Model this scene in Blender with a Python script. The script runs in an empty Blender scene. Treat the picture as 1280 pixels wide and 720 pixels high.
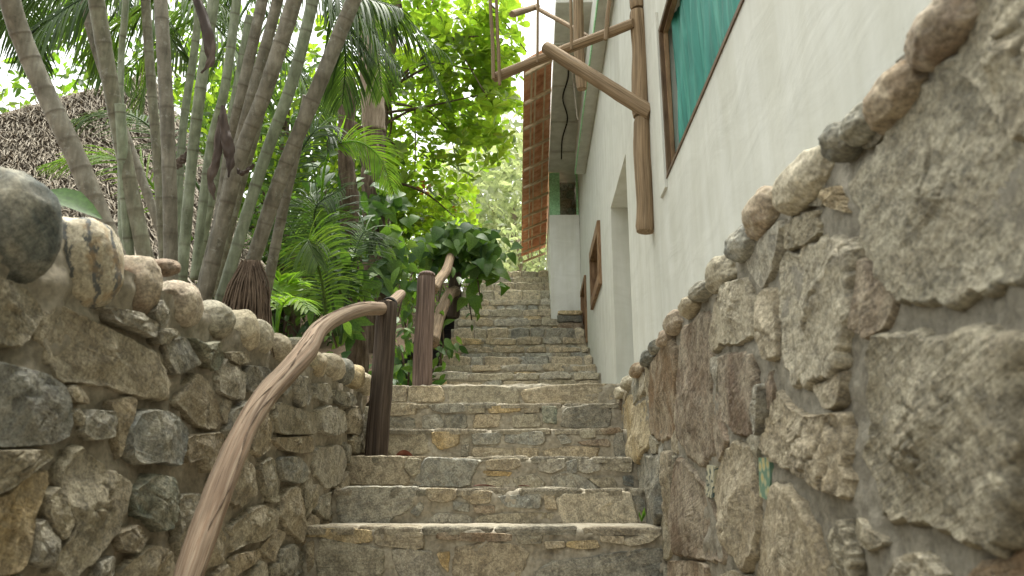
import bpy, bmesh, math, random
import numpy as np
from mathutils import Vector, Matrix, noise
S = bpy.context.scene
COL = S.collection
random.seed(11); rng = np.random.default_rng(11)
R = math.radians
EYE = 1.6                                   # eye height above the foot of the passage
# ------------------------------------------------------------------ camera
FPX = 950.0
TH = math.atan(246/FPX); PS = math.atan(28/FPX*math.cos(TH))
cam = bpy.data.cameras.new('camera'); cam.sensor_width = 36; cam.lens = 36*FPX/1280
cam.clip_start = 0.05; cam.clip_end = 600
cam.dof.use_dof = True; cam.dof.focus_distance = 5.2; cam.dof.aperture_fstop = 5.0
camo = bpy.data.objects.new('camera', cam); COL.objects.link(camo)
camo.location = (0, 0, EYE); camo.rotation_euler = (R(90)+TH, 0, PS)
S.camera = camo
# ------------------------------------------------------------------ sky, sun, exposure
SUN_EL, SUN_AZ = 78.0, 4.0                # degrees; azimuth from +Y towards +X
w = bpy.data.worlds.new('World'); S.world = w; w.use_nodes = True
nt = w.node_tree; bg = nt.nodes['Background']
sky = nt.nodes.new('ShaderNodeTexSky'); sky.sky_type = 'NISHITA'; sky.sun_disc = False
sky.sun_elevation = R(SUN_EL); sky.sun_rotation = R(SUN_AZ); sky.dust_density = 4.0; sky.air_density = 1.0
hs = nt.nodes.new('ShaderNodeHueSaturation'); hs.inputs['Saturation'].default_value = 0.12   # overcast: almost colourless
wm = nt.nodes.new('ShaderNodeMix'); wm.data_type = 'RGBA'; wm.blend_type = 'MULTIPLY'; wm.inputs[0].default_value = 1; wm.inputs[7].default_value = (.985, 1.0, .93, 1)
nt.links.new(sky.outputs[0], hs.inputs['Color']); nt.links.new(hs.outputs[0], wm.inputs[6]); nt.links.new(wm.outputs[2], bg.inputs['Color'])
bg.inputs['Strength'].default_value = 0.15
sl = bpy.data.lights.new('sun', 'SUN'); sl.energy = 1.15; sl.angle = R(14); sl.color = (1.0, 0.96, 0.88)
so = bpy.data.objects.new('sun', sl); COL.objects.link(so)
sd = Vector((math.sin(R(SUN_AZ))*math.cos(R(SUN_EL)), math.cos(R(SUN_AZ))*math.cos(R(SUN_EL)), math.sin(R(SUN_EL))))
so.rotation_euler = sd.to_track_quat('Z', 'Y').to_euler(); so.location = (0, 0, 20)
S.view_settings.view_transform = 'Standard'; S.view_settings.look = 'None'
S.view_settings.exposure = 1.9; S.view_settings.gamma = 1.0
S.render.engine = 'CYCLES'
try:
    S.cycles.max_bounces = 6; S.cycles.transparent_max_bounces = 4; S.cycles.use_denoising = True
except Exception: pass
# ------------------------------------------------------------------ picture measurements -> places in the world
cF = Vector((-math.sin(PS)*math.cos(TH), math.cos(PS)*math.cos(TH), math.sin(TH)))
cR = Vector((math.cos(PS), math.sin(PS), 0)); cU = cR.cross(cF)
EV = Vector((0, 0, EYE))
def ray(px, py): return cF + cR*((px-640)/FPX) + cU*((360-py)/FPX)
def onX(px, py, X): r = ray(px, py); return EV + r*(X/r.x)
def onY(px, py, Y): r = ray(px, py); return EV + r*(Y/r.y)
def onZ(px, py, Z): r = ray(px, py); return EV + r*((Z-EYE)/r.z)
def project(p):
    d = Vector(p)-EV; z = d.dot(cF)
    if z < 0.05: return None
    return (640+FPX*d.dot(cR)/z, 360-FPX*d.dot(cU)/z, z)
def ppm(Y): return FPX/Y                     # pixels per metre at depth Y
# ------------------------------------------------------------------ object helpers
def tag(o, label=None, cat=None, group=None, kind=None):
    if label: o['label'] = label
    if cat: o['category'] = cat
    if group: o['group'] = group
    if kind: o['kind'] = kind
    return o
def empty(name, loc, label, cat, group=None):
    o = bpy.data.objects.new(name, None); COL.objects.link(o); o.location = loc; o.empty_display_size = .1
    return tag(o, label, cat, group)
def link(name, me, mat=None, parent=None, color=None, kind=None, smooth=True):
    if mat is not None and not me.materials: me.materials.append(mat)
    o = bpy.data.objects.new(name, me); COL.objects.link(o)
    if parent is not None:
        o.parent = parent
        if parent.type == 'EMPTY': o.matrix_parent_inverse = Matrix.Translation(-Vector(parent.location))
    if color is not None: o.color = (*color, 1)
    if kind: o['kind'] = kind
    return o
def mesh(name, V, Fc, smooth=True):
    me = bpy.data.meshes.new(name); me.from_pydata([tuple(v) for v in V], [], Fc); me.update()
    if smooth: me.polygons.foreach_set('use_smooth', [True]*len(me.polygons))
    return me
class MB:                                   # collects geometry for one mesh
    def __init__(s): s.v = []; s.f = []
    def add(s, V, Fc):
        n = len(s.v); s.v += [tuple(v) for v in V]; s.f += [tuple(i+n for i in f) for f in Fc]; return s
    def box(s, a, b, jit=0):
        (x0, y0, z0), (x1, y1, z1) = a, b
        V = [(x, y, z) for z in (z0, z1) for y in (y0, y1) for x in (x0, x1)]
        if jit: V = [tuple(c+random.uniform(-jit, jit) for c in v) for v in V]
        return s.add(V, [(0,2,3,1),(4,5,7,6),(0,1,5,4),(2,6,7,3),(0,4,6,2),(1,3,7,5)])
    def tube(s, pts, rad, n=12, caps=True, rough=0, seed=0):
        pts = [Vector(p) for p in pts]; m = len(pts)
        rad = rad if isinstance(rad, (list, tuple)) else [rad]*m
        V = []; Fc = []; up = Vector((.3, .2, 1)).normalized(); x = None
        for i, p in enumerate(pts):
            t = (pts[min(i+1, m-1)]-pts[max(i-1, 0)]).normalized()
            if x is None:
                x = t.cross(up)
                if x.length < .1: x = t.cross(Vector((1, 0, 0)))
            x = (x - t*x.dot(t)).normalized(); y = t.cross(x)
            for k in range(n):
                a = 2*math.pi*k/n; d = x*math.cos(a)+y*math.sin(a); r = rad[i]
                if rough:
                    q = p+d*r
                    r *= 1+rough*noise.fractal(Vector((q.x*9+seed, q.y*9, q.z*9)), .9, 2.1, 4)
                V.append(p+d*r)
        for i in range(m-1):
            for k in range(n):
                k2 = (k+1) % n; Fc.append((i*n+k, i*n+k2, (i+1)*n+k2, (i+1)*n+k))
        if caps:
            Fc.append(tuple(range(n-1, -1, -1))); Fc.append(tuple((m-1)*n+k for k in range(n)))
        return s.add(V, Fc)
    def build(s, name, mat, parent=None, smooth=True, **k): return link(name, mesh(name, s.v, s.f, smooth), mat, parent, **k)
def spline(pts, n):
    """Catmull-Rom through pts, n samples"""
    P = [Vector(p) for p in pts]; P = [P[0]*2-P[1]]+P+[P[-1]*2-P[-2]]; m = len(P)-3; out = []
    for i in range(n):
        u = i/(n-1)*m; k = min(int(u), m-1); t = u-k; a, b, c, d = P[k:k+4]
        out.append(.5*((2*b)+(c-a)*t+(2*a-5*b+4*c-d)*t*t+(3*b-a-3*c+d)*t**3))
    return out
def autosmooth(me, ang=35):
    try:
        me.polygons.foreach_set('use_smooth', [True]*len(me.polygons)); me.set_sharp_from_angle(angle=R(ang))
    except Exception: pass
# ------------------------------------------------------------------ materials
def N(nt, t, **k):
    n = nt.nodes.new(t)
    for a, v in k.items():
        if a == 'ins':
            for i, x in v.items(): n.inputs[i].default_value = x
        else: setattr(n, a, v)
    return n
def newmat(name):
    m = bpy.data.materials.new(name); m.use_nodes = True; t = m.node_tree
    return m, t, t.nodes['Principled BSDF'], t.links.new
def ramp(t, stops):
    r = t.nodes.new('ShaderNodeValToRGB'); e = r.color_ramp.elements
    while len(e) < len(stops): e.new(.5)
    for x, (p, c) in zip(e, stops):
        x.position = p; x.color = (*c, 1) if len(c) == 3 else c
    return r
def mixc(t, L, a, b, fac, mode='MIX'):
    n = t.nodes.new('ShaderNodeMix'); n.data_type = 'RGBA'; n.blend_type = mode
    for s, v in ((n.inputs[0], fac), (n.inputs[6], a), (n.inputs[7], b)):
        if hasattr(v, 'is_output'): L(v, s)
        elif isinstance(v, (int, float)): s.default_value = v
        else: s.default_value = (*v, 1)
    return n.outputs[2]
def mat_rock(name='rock', bump=.8, fine=1.25, smoothstone=False, veins=False):
    m, t, b, L = newmat(name)
    tc = N(t, 'ShaderNodeTexCoord'); oi = N(t, 'ShaderNodeObjectInfo')
    mul = N(t, 'ShaderNodeMath', operation='MULTIPLY', ins={1: 37.0}); L(oi.outputs['Random'], mul.inputs[0])
    off = N(t, 'ShaderNodeVectorMath', operation='ADD'); L(tc.outputs['Object'], off.inputs[0]); L(mul.outputs[0], off.inputs[1])
    rot = N(t, 'ShaderNodeVectorRotate', rotation_type='EULER_XYZ'); L(off.outputs[0], rot.inputs['Vector'])
    cb = N(t, 'ShaderNodeCombineXYZ', ins={0: 0.3})
    m2 = N(t, 'ShaderNodeMath', operation='MULTIPLY', ins={1: 6.0}); L(oi.outputs['Random'], m2.inputs[0]); L(m2.outputs[0], cb.inputs[1]); L(m2.outputs[0], cb.inputs[2])
    L(cb.outputs[0], rot.inputs['Rotation']); P = rot.outputs[0]
    def nz(sc, det=6, rough=.6, vec=P, dist=0):
        n = N(t, 'ShaderNodeTexNoise', ins={'Scale': sc, 'Detail': det, 'Roughness': rough, 'Distortion': dist}); L(vec, n.inputs['Vector']); return n.outputs['Fac']
    big = nz(5, 5, .62, dist=.5); midn = nz(24, 6, .7); fin = nz(110, 4, .75)
    st = N(t, 'ShaderNodeMapping', ins={'Scale': (1.5, 1.5, 16)}); L(P, st.inputs[0])
    strat = nz(5, 5, .65, st.outputs[0], .8)
    base = oi.outputs['Color']
    dark = mixc(t, L, base, (.36, .36, .38), 1.0, 'MULTIPLY')
    lite = mixc(t, L, base, (.56, .51, .40), .45, 'MIX')
    r1 = ramp(t, [(.38, (0,0,0)), (.58, (1,1,1))]); L(big, r1.inputs[0])
    c = mixc(t, L, base, lite, r1.outputs[0])
    r2 = ramp(t, [(.42, (1,1,1)), (.54, (0,0,0))]); L(midn, r2.inputs[0])
    f2 = N(t, 'ShaderNodeMath', operation='MULTIPLY', ins={1: .58 if not smoothstone else .38}); L(r2.outputs[0], f2.inputs[0])
    c = mixc(t, L, c, dark, f2.outputs[0])
    r3 = ramp(t, [(.42, (0,0,0)), (.66, (1,1,1))]); L(strat, r3.inputs[0])
    f3 = N(t, 'ShaderNodeMath', operation='MULTIPLY', ins={1: .38 if not smoothstone else .2}); L(r3.outputs[0], f3.inputs[0])
    c = mixc(t, L, c, (.255, .21, .145), f3.outputs[0])
    r4 = ramp(t, [(.60, (0,0,0)), (.72, (1,1,1))]); L(nz(11, 7, .72), r4.inputs[0])      # pale lichen bloom
    f4 = N(t, 'ShaderNodeMath', operation='MULTIPLY', ins={1: .45}); L(r4.outputs[0], f4.inputs[0])
    c = mixc(t, L, c, (.46, .43, .335), f4.outputs[0])
    r5 = ramp(t, [(.35, (.60,.60,.60)), (.64, (1.58,1.57,1.53))]); L(fin, r5.inputs[0])
    c = mixc(t, L, c, r5.outputs[0], .8, 'MULTIPLY')
    if veins:                                # dark bands and ochre blotches of the big cream cobble
        mv = N(t, 'ShaderNodeMapping', ins={'Scale': (2, 1.0, .8), 'Rotation': (.5, .3, .2)}); L(tc.outputs['Object'], mv.inputs[0])
        wv = N(t, 'ShaderNodeTexWave', wave_type='BANDS', bands_direction='DIAGONAL', ins={'Scale': 5.5, 'Distortion': 5, 'Detail': 4, 'Detail Scale': 2.5, 'Detail Roughness': .7}); L(mv.outputs[0], wv.inputs['Vector'])
        rv = ramp(t, [(.80, (0,0,0)), (.93, (.85,.85,.85))]); L(wv.outputs['Fac'], rv.inputs[0]); c = mixc(t, L, c, (.07, .08, .09), rv.outputs[0])
        rw_ = ramp(t, [(.50, (0,0,0)), (.62, (.7,.7,.7))]); L(nz(16, 5, .6), rw_.inputs[0]); c = mixc(t, L, c, (.30, .20, .10), rw_.outputs[0])
    L(c, b.inputs['Base Color']); b.inputs['Roughness'].default_value = .88; b.inputs['Specular IOR Level'].default_value = .25
    ad = N(t, 'ShaderNodeMath', operation='MULTIPLY_ADD', ins={1: .35}); L(fin, ad.inputs[0]); L(midn, ad.inputs[2])
    ad2 = N(t, 'ShaderNodeMath', operation='MULTIPLY_ADD', ins={1: .7}); L(strat, ad2.inputs[0]); L(ad.outputs[0], ad2.inputs[2])
    bp = N(t, 'ShaderNodeBump', ins={'Strength': bump, 'Distance': .018*fine}); L(ad2.outputs[0], bp.inputs['Height']); L(bp.outputs[0], b.inputs['Normal'])
    return m
def mat_noise(name, stops, scale=8, bump=.3, dist=.01, rough=.9, detail=8, stretch=(1,1,1), nrough=.65, spec=.25, tint=False, extra=None, distort=0):
    m, t, b, L = newmat(name); tc = N(t, 'ShaderNodeTexCoord')
    mp = N(t, 'ShaderNodeMapping', ins={'Scale': stretch}); L(tc.outputs['Object'], mp.inputs[0]); V = mp.outputs[0]
    oi = N(t, 'ShaderNodeObjectInfo')
    mu = N(t, 'ShaderNodeMath', operation='MULTIPLY', ins={1: 23.0}); L(oi.outputs['Random'], mu.inputs[0])
    av = N(t, 'ShaderNodeVectorMath', operation='ADD'); L(V, av.inputs[0]); L(mu.outputs[0], av.inputs[1])
    n = N(t, 'ShaderNodeTexNoise', ins={'Scale': scale, 'Detail': detail, 'Roughness': nrough, 'Distortion': distort}); L(av.outputs[0], n.inputs['Vector'])
    r = ramp(t, stops); L(n.outputs['Fac'], r.inputs[0]); c = r.outputs[0]
    if tint: c = mixc(t, L, c, oi.outputs['Color'], 1.0, 'MULTIPLY')
    if extra: c = extra(t, L, c, tc)
    L(c, b.inputs['Base Color']); b.inputs['Roughness'].default_value = rough; b.inputs['Specular IOR Level'].default_value = spec
    if bump:
        bp = N(t, 'ShaderNodeBump', ins={'Strength': bump, 'Distance': dist}); L(n.outputs['Fac'], bp.inputs['Height']); L(bp.outputs[0], b.inputs['Normal'])
    return m
def mat_leaf(name, cols, trans=.45, rough=.45, spec=.35, tcol=None, veins=False):
    m, t, b, L = newmat(name); g = N(t, 'ShaderNodeNewGeometry'); oi = N(t, 'ShaderNodeObjectInfo')
    ad = N(t, 'ShaderNodeMath', operation='ADD'); L(g.outputs['Random Per Island'], ad.inputs[0]); L(oi.outputs['Random'], ad.inputs[1])
    fr = N(t, 'ShaderNodeMath', operation='FRACT'); L(ad.outputs[0], fr.inputs[0])
    k = len(cols); r = ramp(t, [(i/(k-1), c) for i, c in enumerate(cols)]); L(fr.outputs[0], r.inputs[0])
    tc = N(t, 'ShaderNodeTexCoord'); n = N(t, 'ShaderNodeTexNoise', ins={'Scale': 14, 'Detail': 3}); L(tc.outputs['Object'], n.inputs['Vector'])
    r2 = ramp(t, [(.35, (.75,.75,.75)), (.65, (1.15,1.15,1.1))]); L(n.outputs['Fac'], r2.inputs[0])
    c = mixc(t, L, r.outputs[0], r2.outputs[0], 1.0, 'MULTIPLY')
    L(c, b.inputs['Base Color']); b.inputs['Roughness'].default_value = rough; b.inputs['Specular IOR Level'].default_value = spec
    tr = N(t, 'ShaderNodeBsdfTranslucent'); tcn = mixc(t, L, c, tcol or (2.3, 2.45, 1.0), 1.0, 'MULTIPLY'); L(tcn, tr.inputs['Color'])
    mx = N(t, 'ShaderNodeMixShader', ins={0: trans}); L(b.outputs[0], mx.inputs[1]); L(tr.outputs[0], mx.inputs[2])
    L(mx.outputs[0], t.nodes['Material Output'].inputs['Surface']); return m
M = {}
M['rock'] = mat_rock('rock'); M['veined'] = mat_rock('veined_cobble', .3, .7, True, True); M['cobble'] = mat_rock('cobble', .22, .6, True)
def mortar_extra(t, L, c, tc):
    n = N(t, 'ShaderNodeTexNoise', ins={'Scale': 60, 'Detail': 5}); L(tc.outputs['Object'], n.inputs['Vector'])
    r = ramp(t, [(.35, (.75,.75,.75)), (.65, (1.1,1.1,1.1))]); L(n.outputs['Fac'], r.inputs[0])
    return mixc(t, L, c, r.outputs[0], 1.0, 'MULTIPLY')
M['mortar_wall'] = mat_noise('mortar_wall', [(.3, (.20,.175,.13)), (.5, (.29,.255,.195)), (.7, (.35,.315,.25))], 9, .6, .012, extra=mortar_extra)
M['mortar_sand'] = mat_noise('mortar_sand', [(.3, (.27,.235,.175)), (.5, (.37,.33,.255)), (.7, (.45,.41,.325))], 9, .6, .012, extra=mortar_extra)
M['mortar_grey'] = mat_noise('mortar_grey', [(.3, (.19,.168,.132)), (.5, (.285,.258,.205)), (.7, (.345,.315,.255))], 14, 1.0, .016, extra=mortar_extra)
def plaster_extra(t, L, c, tc):
    mp = N(t, 'ShaderNodeMapping', ins={'Scale': (2, 2, .25)}); L(tc.outputs['Object'], mp.inputs[0])
    n = N(t, 'ShaderNodeTexNoise', ins={'Scale': 5, 'Detail': 6, 'Roughness': .6}); L(mp.outputs[0], n.inputs['Vector'])
    r = ramp(t, [(.36, (.90,.895,.865)), (.60, (1,1,1))]); L(n.outputs['Fac'], r.inputs[0])
    n2 = N(t, 'ShaderNodeTexNoise', ins={'Scale': 40, 'Detail': 6, 'Roughness': .7}); L(tc.outputs['Object'], n2.inputs['Vector'])
    r2 = ramp(t, [(.25, (.55,.52,.45)), (.33, (1,1,1))]); L(n2.outputs['Fac'], r2.inputs[0])
    return mixc(t, L, mixc(t, L, c, r.outputs[0], 1.0, 'MULTIPLY'), r2.outputs[0], .8, 'MULTIPLY')
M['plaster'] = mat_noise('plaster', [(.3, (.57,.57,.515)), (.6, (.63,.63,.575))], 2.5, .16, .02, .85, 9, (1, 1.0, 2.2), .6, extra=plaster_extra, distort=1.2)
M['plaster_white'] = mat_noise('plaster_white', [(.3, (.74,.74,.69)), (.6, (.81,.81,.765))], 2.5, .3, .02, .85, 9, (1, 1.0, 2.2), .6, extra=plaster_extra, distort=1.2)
M['soffit'] = mat_noise('soffit', [(.3, (.46,.46,.42)), (.65, (.62,.62,.57))], 6, .25, .01, .9, extra=plaster_extra)
M['greenpaint'] = mat_noise('greenpaint', [(.3, (.27,.52,.27)), (.6, (.36,.64,.36)), (.75, (.48,.68,.45))], 9, .2, .006, .7, extra=mortar_extra)
def mat_wood(name, stops, lo=2.2, crack=(.03, .02, .015)):
    m, t, b, L = newmat(name); at = N(t, 'ShaderNodeAttribute', attribute_name='grain'); oi = N(t, 'ShaderNodeObjectInfo')
    def nz(scale, sc, det=7, rough=.62, dist=0):
        mp = N(t, 'ShaderNodeMapping', ins={'Scale': scale}); L(at.outputs['Vector'], mp.inputs[0])
        n = N(t, 'ShaderNodeTexNoise', ins={'Scale': sc, 'Detail': det, 'Roughness': rough, 'Distortion': dist}); L(mp.outputs[0], n.inputs['Vector']); return n.outputs['Fac']
    g1 = nz((3.0, 3.0, 1.0), 2.2, 8, .66, .4); g2 = nz((1, 1, 1.1), 3.0, 5, .55); g3 = nz((6, 6, .9), 2.4, 3, .5, .3)
    r = ramp(t, stops); L(g1, r.inputs[0]); c = r.outputs[0]
    r2 = ramp(t, [(.35, (.68,.66,.64)), (.65, (1.18,1.15,1.12))]); L(g2, r2.inputs[0]); c = mixc(t, L, c, r2.outputs[0], 1.0, 'MULTIPLY')
    c = mixc(t, L, c, oi.outputs['Color'], 1.0, 'MULTIPLY')
    r3 = ramp(t, [(.285, (1,1,1)), (.335, (0,0,0))]); L(g3, r3.inputs[0]); c = mixc(t, L, c, crack, r3.outputs[0])
    L(c, b.inputs['Base Color']); b.inputs['Roughness'].default_value = .78; b.inputs['Specular IOR Level'].default_value = .2
    h = N(t, 'ShaderNodeMath', operation='MULTIPLY_ADD', ins={1: -1.2}); L(r3.outputs[0], h.inputs[0]); L(g1, h.inputs[2])
    bp = N(t, 'ShaderNodeBump', ins={'Strength': .6, 'Distance': .006}); L(h.outputs[0], bp.inputs['Height']); L(bp.outputs[0], b.inputs['Normal']); return m
M['wood_log'] = mat_wood('wood_log', [(.28, (.11,.075,.045)), (.5, (.27,.195,.12)), (.72, (.40,.315,.215))])
M['wood_rail'] = mat_wood('wood_rail', [(.28, (.12,.076,.05)), (.44, (.235,.168,.118)), (.56, (.30,.236,.175)), (.72, (.39,.33,.26))])
M['wood_post'] = mat_wood('wood_post', [(.28, (.032,.024,.019)), (.5, (.082,.062,.049)), (.72, (.16,.128,.105))])
M['wood_frame'] = mat_noise('wood_frame', [(.3, (.13,.075,.04)), (.55, (.27,.165,.09)), (.75, (.36,.25,.15))], 9, .4, .004, .7, 8, (5, 1, 1), .6, tint=True)
M['terracotta'] = mat_noise('terracotta', [(.3, (.38,.155,.075)), (.5, (.62,.30,.16)), (.7, (.70,.46,.31))], 9, .4, .006, .9, tint=True)
M['lath'] = mat_noise('lath', [(.3, (.33,.24,.15)), (.6, (.55,.43,.29))], 9, .4, .004, .85, 6, (1, .4, 3))
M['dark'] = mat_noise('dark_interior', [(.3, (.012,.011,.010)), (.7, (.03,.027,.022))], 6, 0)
M['soil'] = mat_noise('soil', [(.3, (.055,.038,.022)), (.5, (.115,.08,.05)), (.7, (.19,.15,.09))], 5, .9, .05, .95, 9)
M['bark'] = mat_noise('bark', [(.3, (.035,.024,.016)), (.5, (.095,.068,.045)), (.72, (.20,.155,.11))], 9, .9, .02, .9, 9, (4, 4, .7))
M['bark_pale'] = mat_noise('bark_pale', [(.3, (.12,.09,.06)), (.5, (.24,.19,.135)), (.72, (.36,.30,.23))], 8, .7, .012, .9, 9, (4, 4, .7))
M['thatch'] = mat_leaf('thatch', [(.19,.16,.125), (.30,.26,.21), (.24,.205,.16), (.38,.34,.285), (.27,.23,.185), (.34,.30,.245)], .12, .8, .1, (1.1, 1, .9))
M['root'] = mat_noise('root_fibre', [(.3, (.05,.033,.022)), (.6, (.14,.10,.07))], 12, .5, .005, .95)
M['spathe'] = mat_noise('dead_spathe', [(.3, (.026,.017,.012)), (.5, (.06,.04,.029)), (.75, (.17,.13,.10))], 6, .5, .006, .6, 6, (2, 2, .4))
M['frond_dark'] = mat_leaf('frond_dark', [(.030,.060,.018), (.050,.092,.024), (.065,.11,.03)], .32, .55, .25, (1.7, 1.8, .75))
M['frond_mid'] = mat_leaf('frond_mid', [(.045,.09,.02), (.075,.135,.03), (.10,.15,.035)], .42, .55, .25, (1.7, 1.8, .75))
M['frond_bright'] = mat_leaf('frond_bright', [(.11,.21,.025), (.15,.26,.035), (.17,.26,.04)], .5, .5, .3)
M['almond'] = mat_leaf('almond_leaf', [(.08,.135,.02), (.11,.17,.024), (.14,.19,.03), (.085,.14,.022), (.155,.2,.033)], .68, .42, .4)
M['almond_rust'] = mat_leaf('almond_old_leaf', [(.16,.06,.02), (.22,.10,.03)], .25, .5, .3, (1.2, 1, .6))
M['vine'] = mat_leaf('vine_leaf', [(.030,.075,.02), (.055,.115,.03), (.08,.14,.035)], .3, .5, .3)
M['vine_light'] = mat_leaf('vine_leaf_light', [(.07,.14,.03), (.10,.18,.04), (.13,.2,.05)], .42, .5, .25)
M['shrub'] = mat_leaf('shrub_leaf', [(.035,.075,.02), (.06,.11,.025), (.09,.14,.035)], .42, .45, .4)
M['haze_tint'] = mat_leaf('haze_tint_leaf', [(.22,.28,.14), (.30,.35,.20), (.36,.40,.25), (.26,.31,.17)], .5, .5, .3, (1.5, 1.5, 1.1))  # far haze and glaring sunlight are put into this pale leaf colour
M['litter'] = mat_noise('fallen_leaf', [(.3, (.10,.025,.018)), (.6, (.17,.06,.04)), (.8, (.30,.15,.10))], 20, .4, .003, .55)
# teal cloth
m, t, b, L = newmat('teal_cloth'); tc = N(t, 'ShaderNodeTexCoord')
mp = N(t, 'ShaderNodeMapping', ins={'Scale': (3, 9, 1.0)}); L(tc.outputs['Object'], mp.inputs[0])
n = N(t, 'ShaderNodeTexNoise', ins={'Scale': 3, 'Detail': 6, 'Distortion': .6}); L(mp.outputs[0], n.inputs['Vector'])
r = ramp(t, [(.3, (.012,.13,.105)), (.55, (.03,.235,.185)), (.75, (.10,.36,.29))]); L(n.outputs['Fac'], r.inputs[0]); L(r.outputs[0], b.inputs['Base Color']); b.inputs['Roughness'].default_value = .6
M['teal'] = m
# cane: node rings come with the ring attribute (scar colour) of the cane itself
def mat_cane(name, a, b2, c3):
    m, t, b, L = newmat(name); tc = N(t, 'ShaderNodeTexCoord'); at = N(t, 'ShaderNodeAttribute', attribute_name='ring')
    n = N(t, 'ShaderNodeTexNoise', ins={'Scale': 10, 'Detail': 8, 'Roughness': .65}); L(tc.outputs['Object'], n.inputs['Vector'])
    mp = N(t, 'ShaderNodeMapping', ins={'Scale': (30, 30, 2.5)}); L(tc.outputs['Object'], mp.inputs[0])
    n2 = N(t, 'ShaderNodeTexNoise', ins={'Scale': 2, 'Detail': 5}); L(mp.outputs[0], n2.inputs['Vector'])
    r = ramp(t, [(.3, a), (.5, b2), (.72, c3)]); L(n.outputs['Fac'], r.inputs[0])
    r2 = ramp(t, [(.35, (.72,.72,.70)), (.65, (1.12,1.12,1.1))]); L(n2.outputs['Fac'], r2.inputs[0])
    c = mixc(t, L, r.outputs[0], r2.outputs[0], 1.0, 'MULTIPLY')
    n3 = N(t, 'ShaderNodeTexNoise', ins={'Scale': 26, 'Detail': 6, 'Roughness': .75}); L(tc.outputs['Object'], n3.inputs['Vector'])
    r3 = ramp(t, [(.56, (0,0,0)), (.68, (.6,.6,.6))]); L(n3.outputs['Fac'], r3.inputs[0]); c = mixc(t, L, c, (.36, .36, .31), r3.outputs[0])
    r4 = ramp(t, [(.30, (.7,.7,.7)), (.40, (0,0,0))]); L(n3.outputs['Fac'], r4.inputs[0]); c = mixc(t, L, c, (.06, .05, .035), r4.outputs[0])
    c = mixc(t, L, c, (.085, .066, .046), at.outputs['Fac'])
    L(c, b.inputs['Base Color']); b.inputs['Roughness'].default_value = .62; b.inputs['Specular IOR Level'].default_value = .3
    bp = N(t, 'ShaderNodeBump', ins={'Strength': .35, 'Distance': .004}); L(n2.outputs['Fac'], bp.inputs['Height']); L(bp.outputs[0], b.inputs['Normal']); return m
M['cane_brown'] = mat_cane('cane_brown', (.12,.108,.08), (.20,.18,.14), (.31,.29,.24))
M['cane_green'] = mat_cane('cane_green', (.17,.19,.13), (.25,.285,.20), (.36,.40,.31))
M['cane_olive'] = mat_cane('cane_olive', (.12,.11,.075), (.20,.19,.135), (.27,.29,.21))
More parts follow.
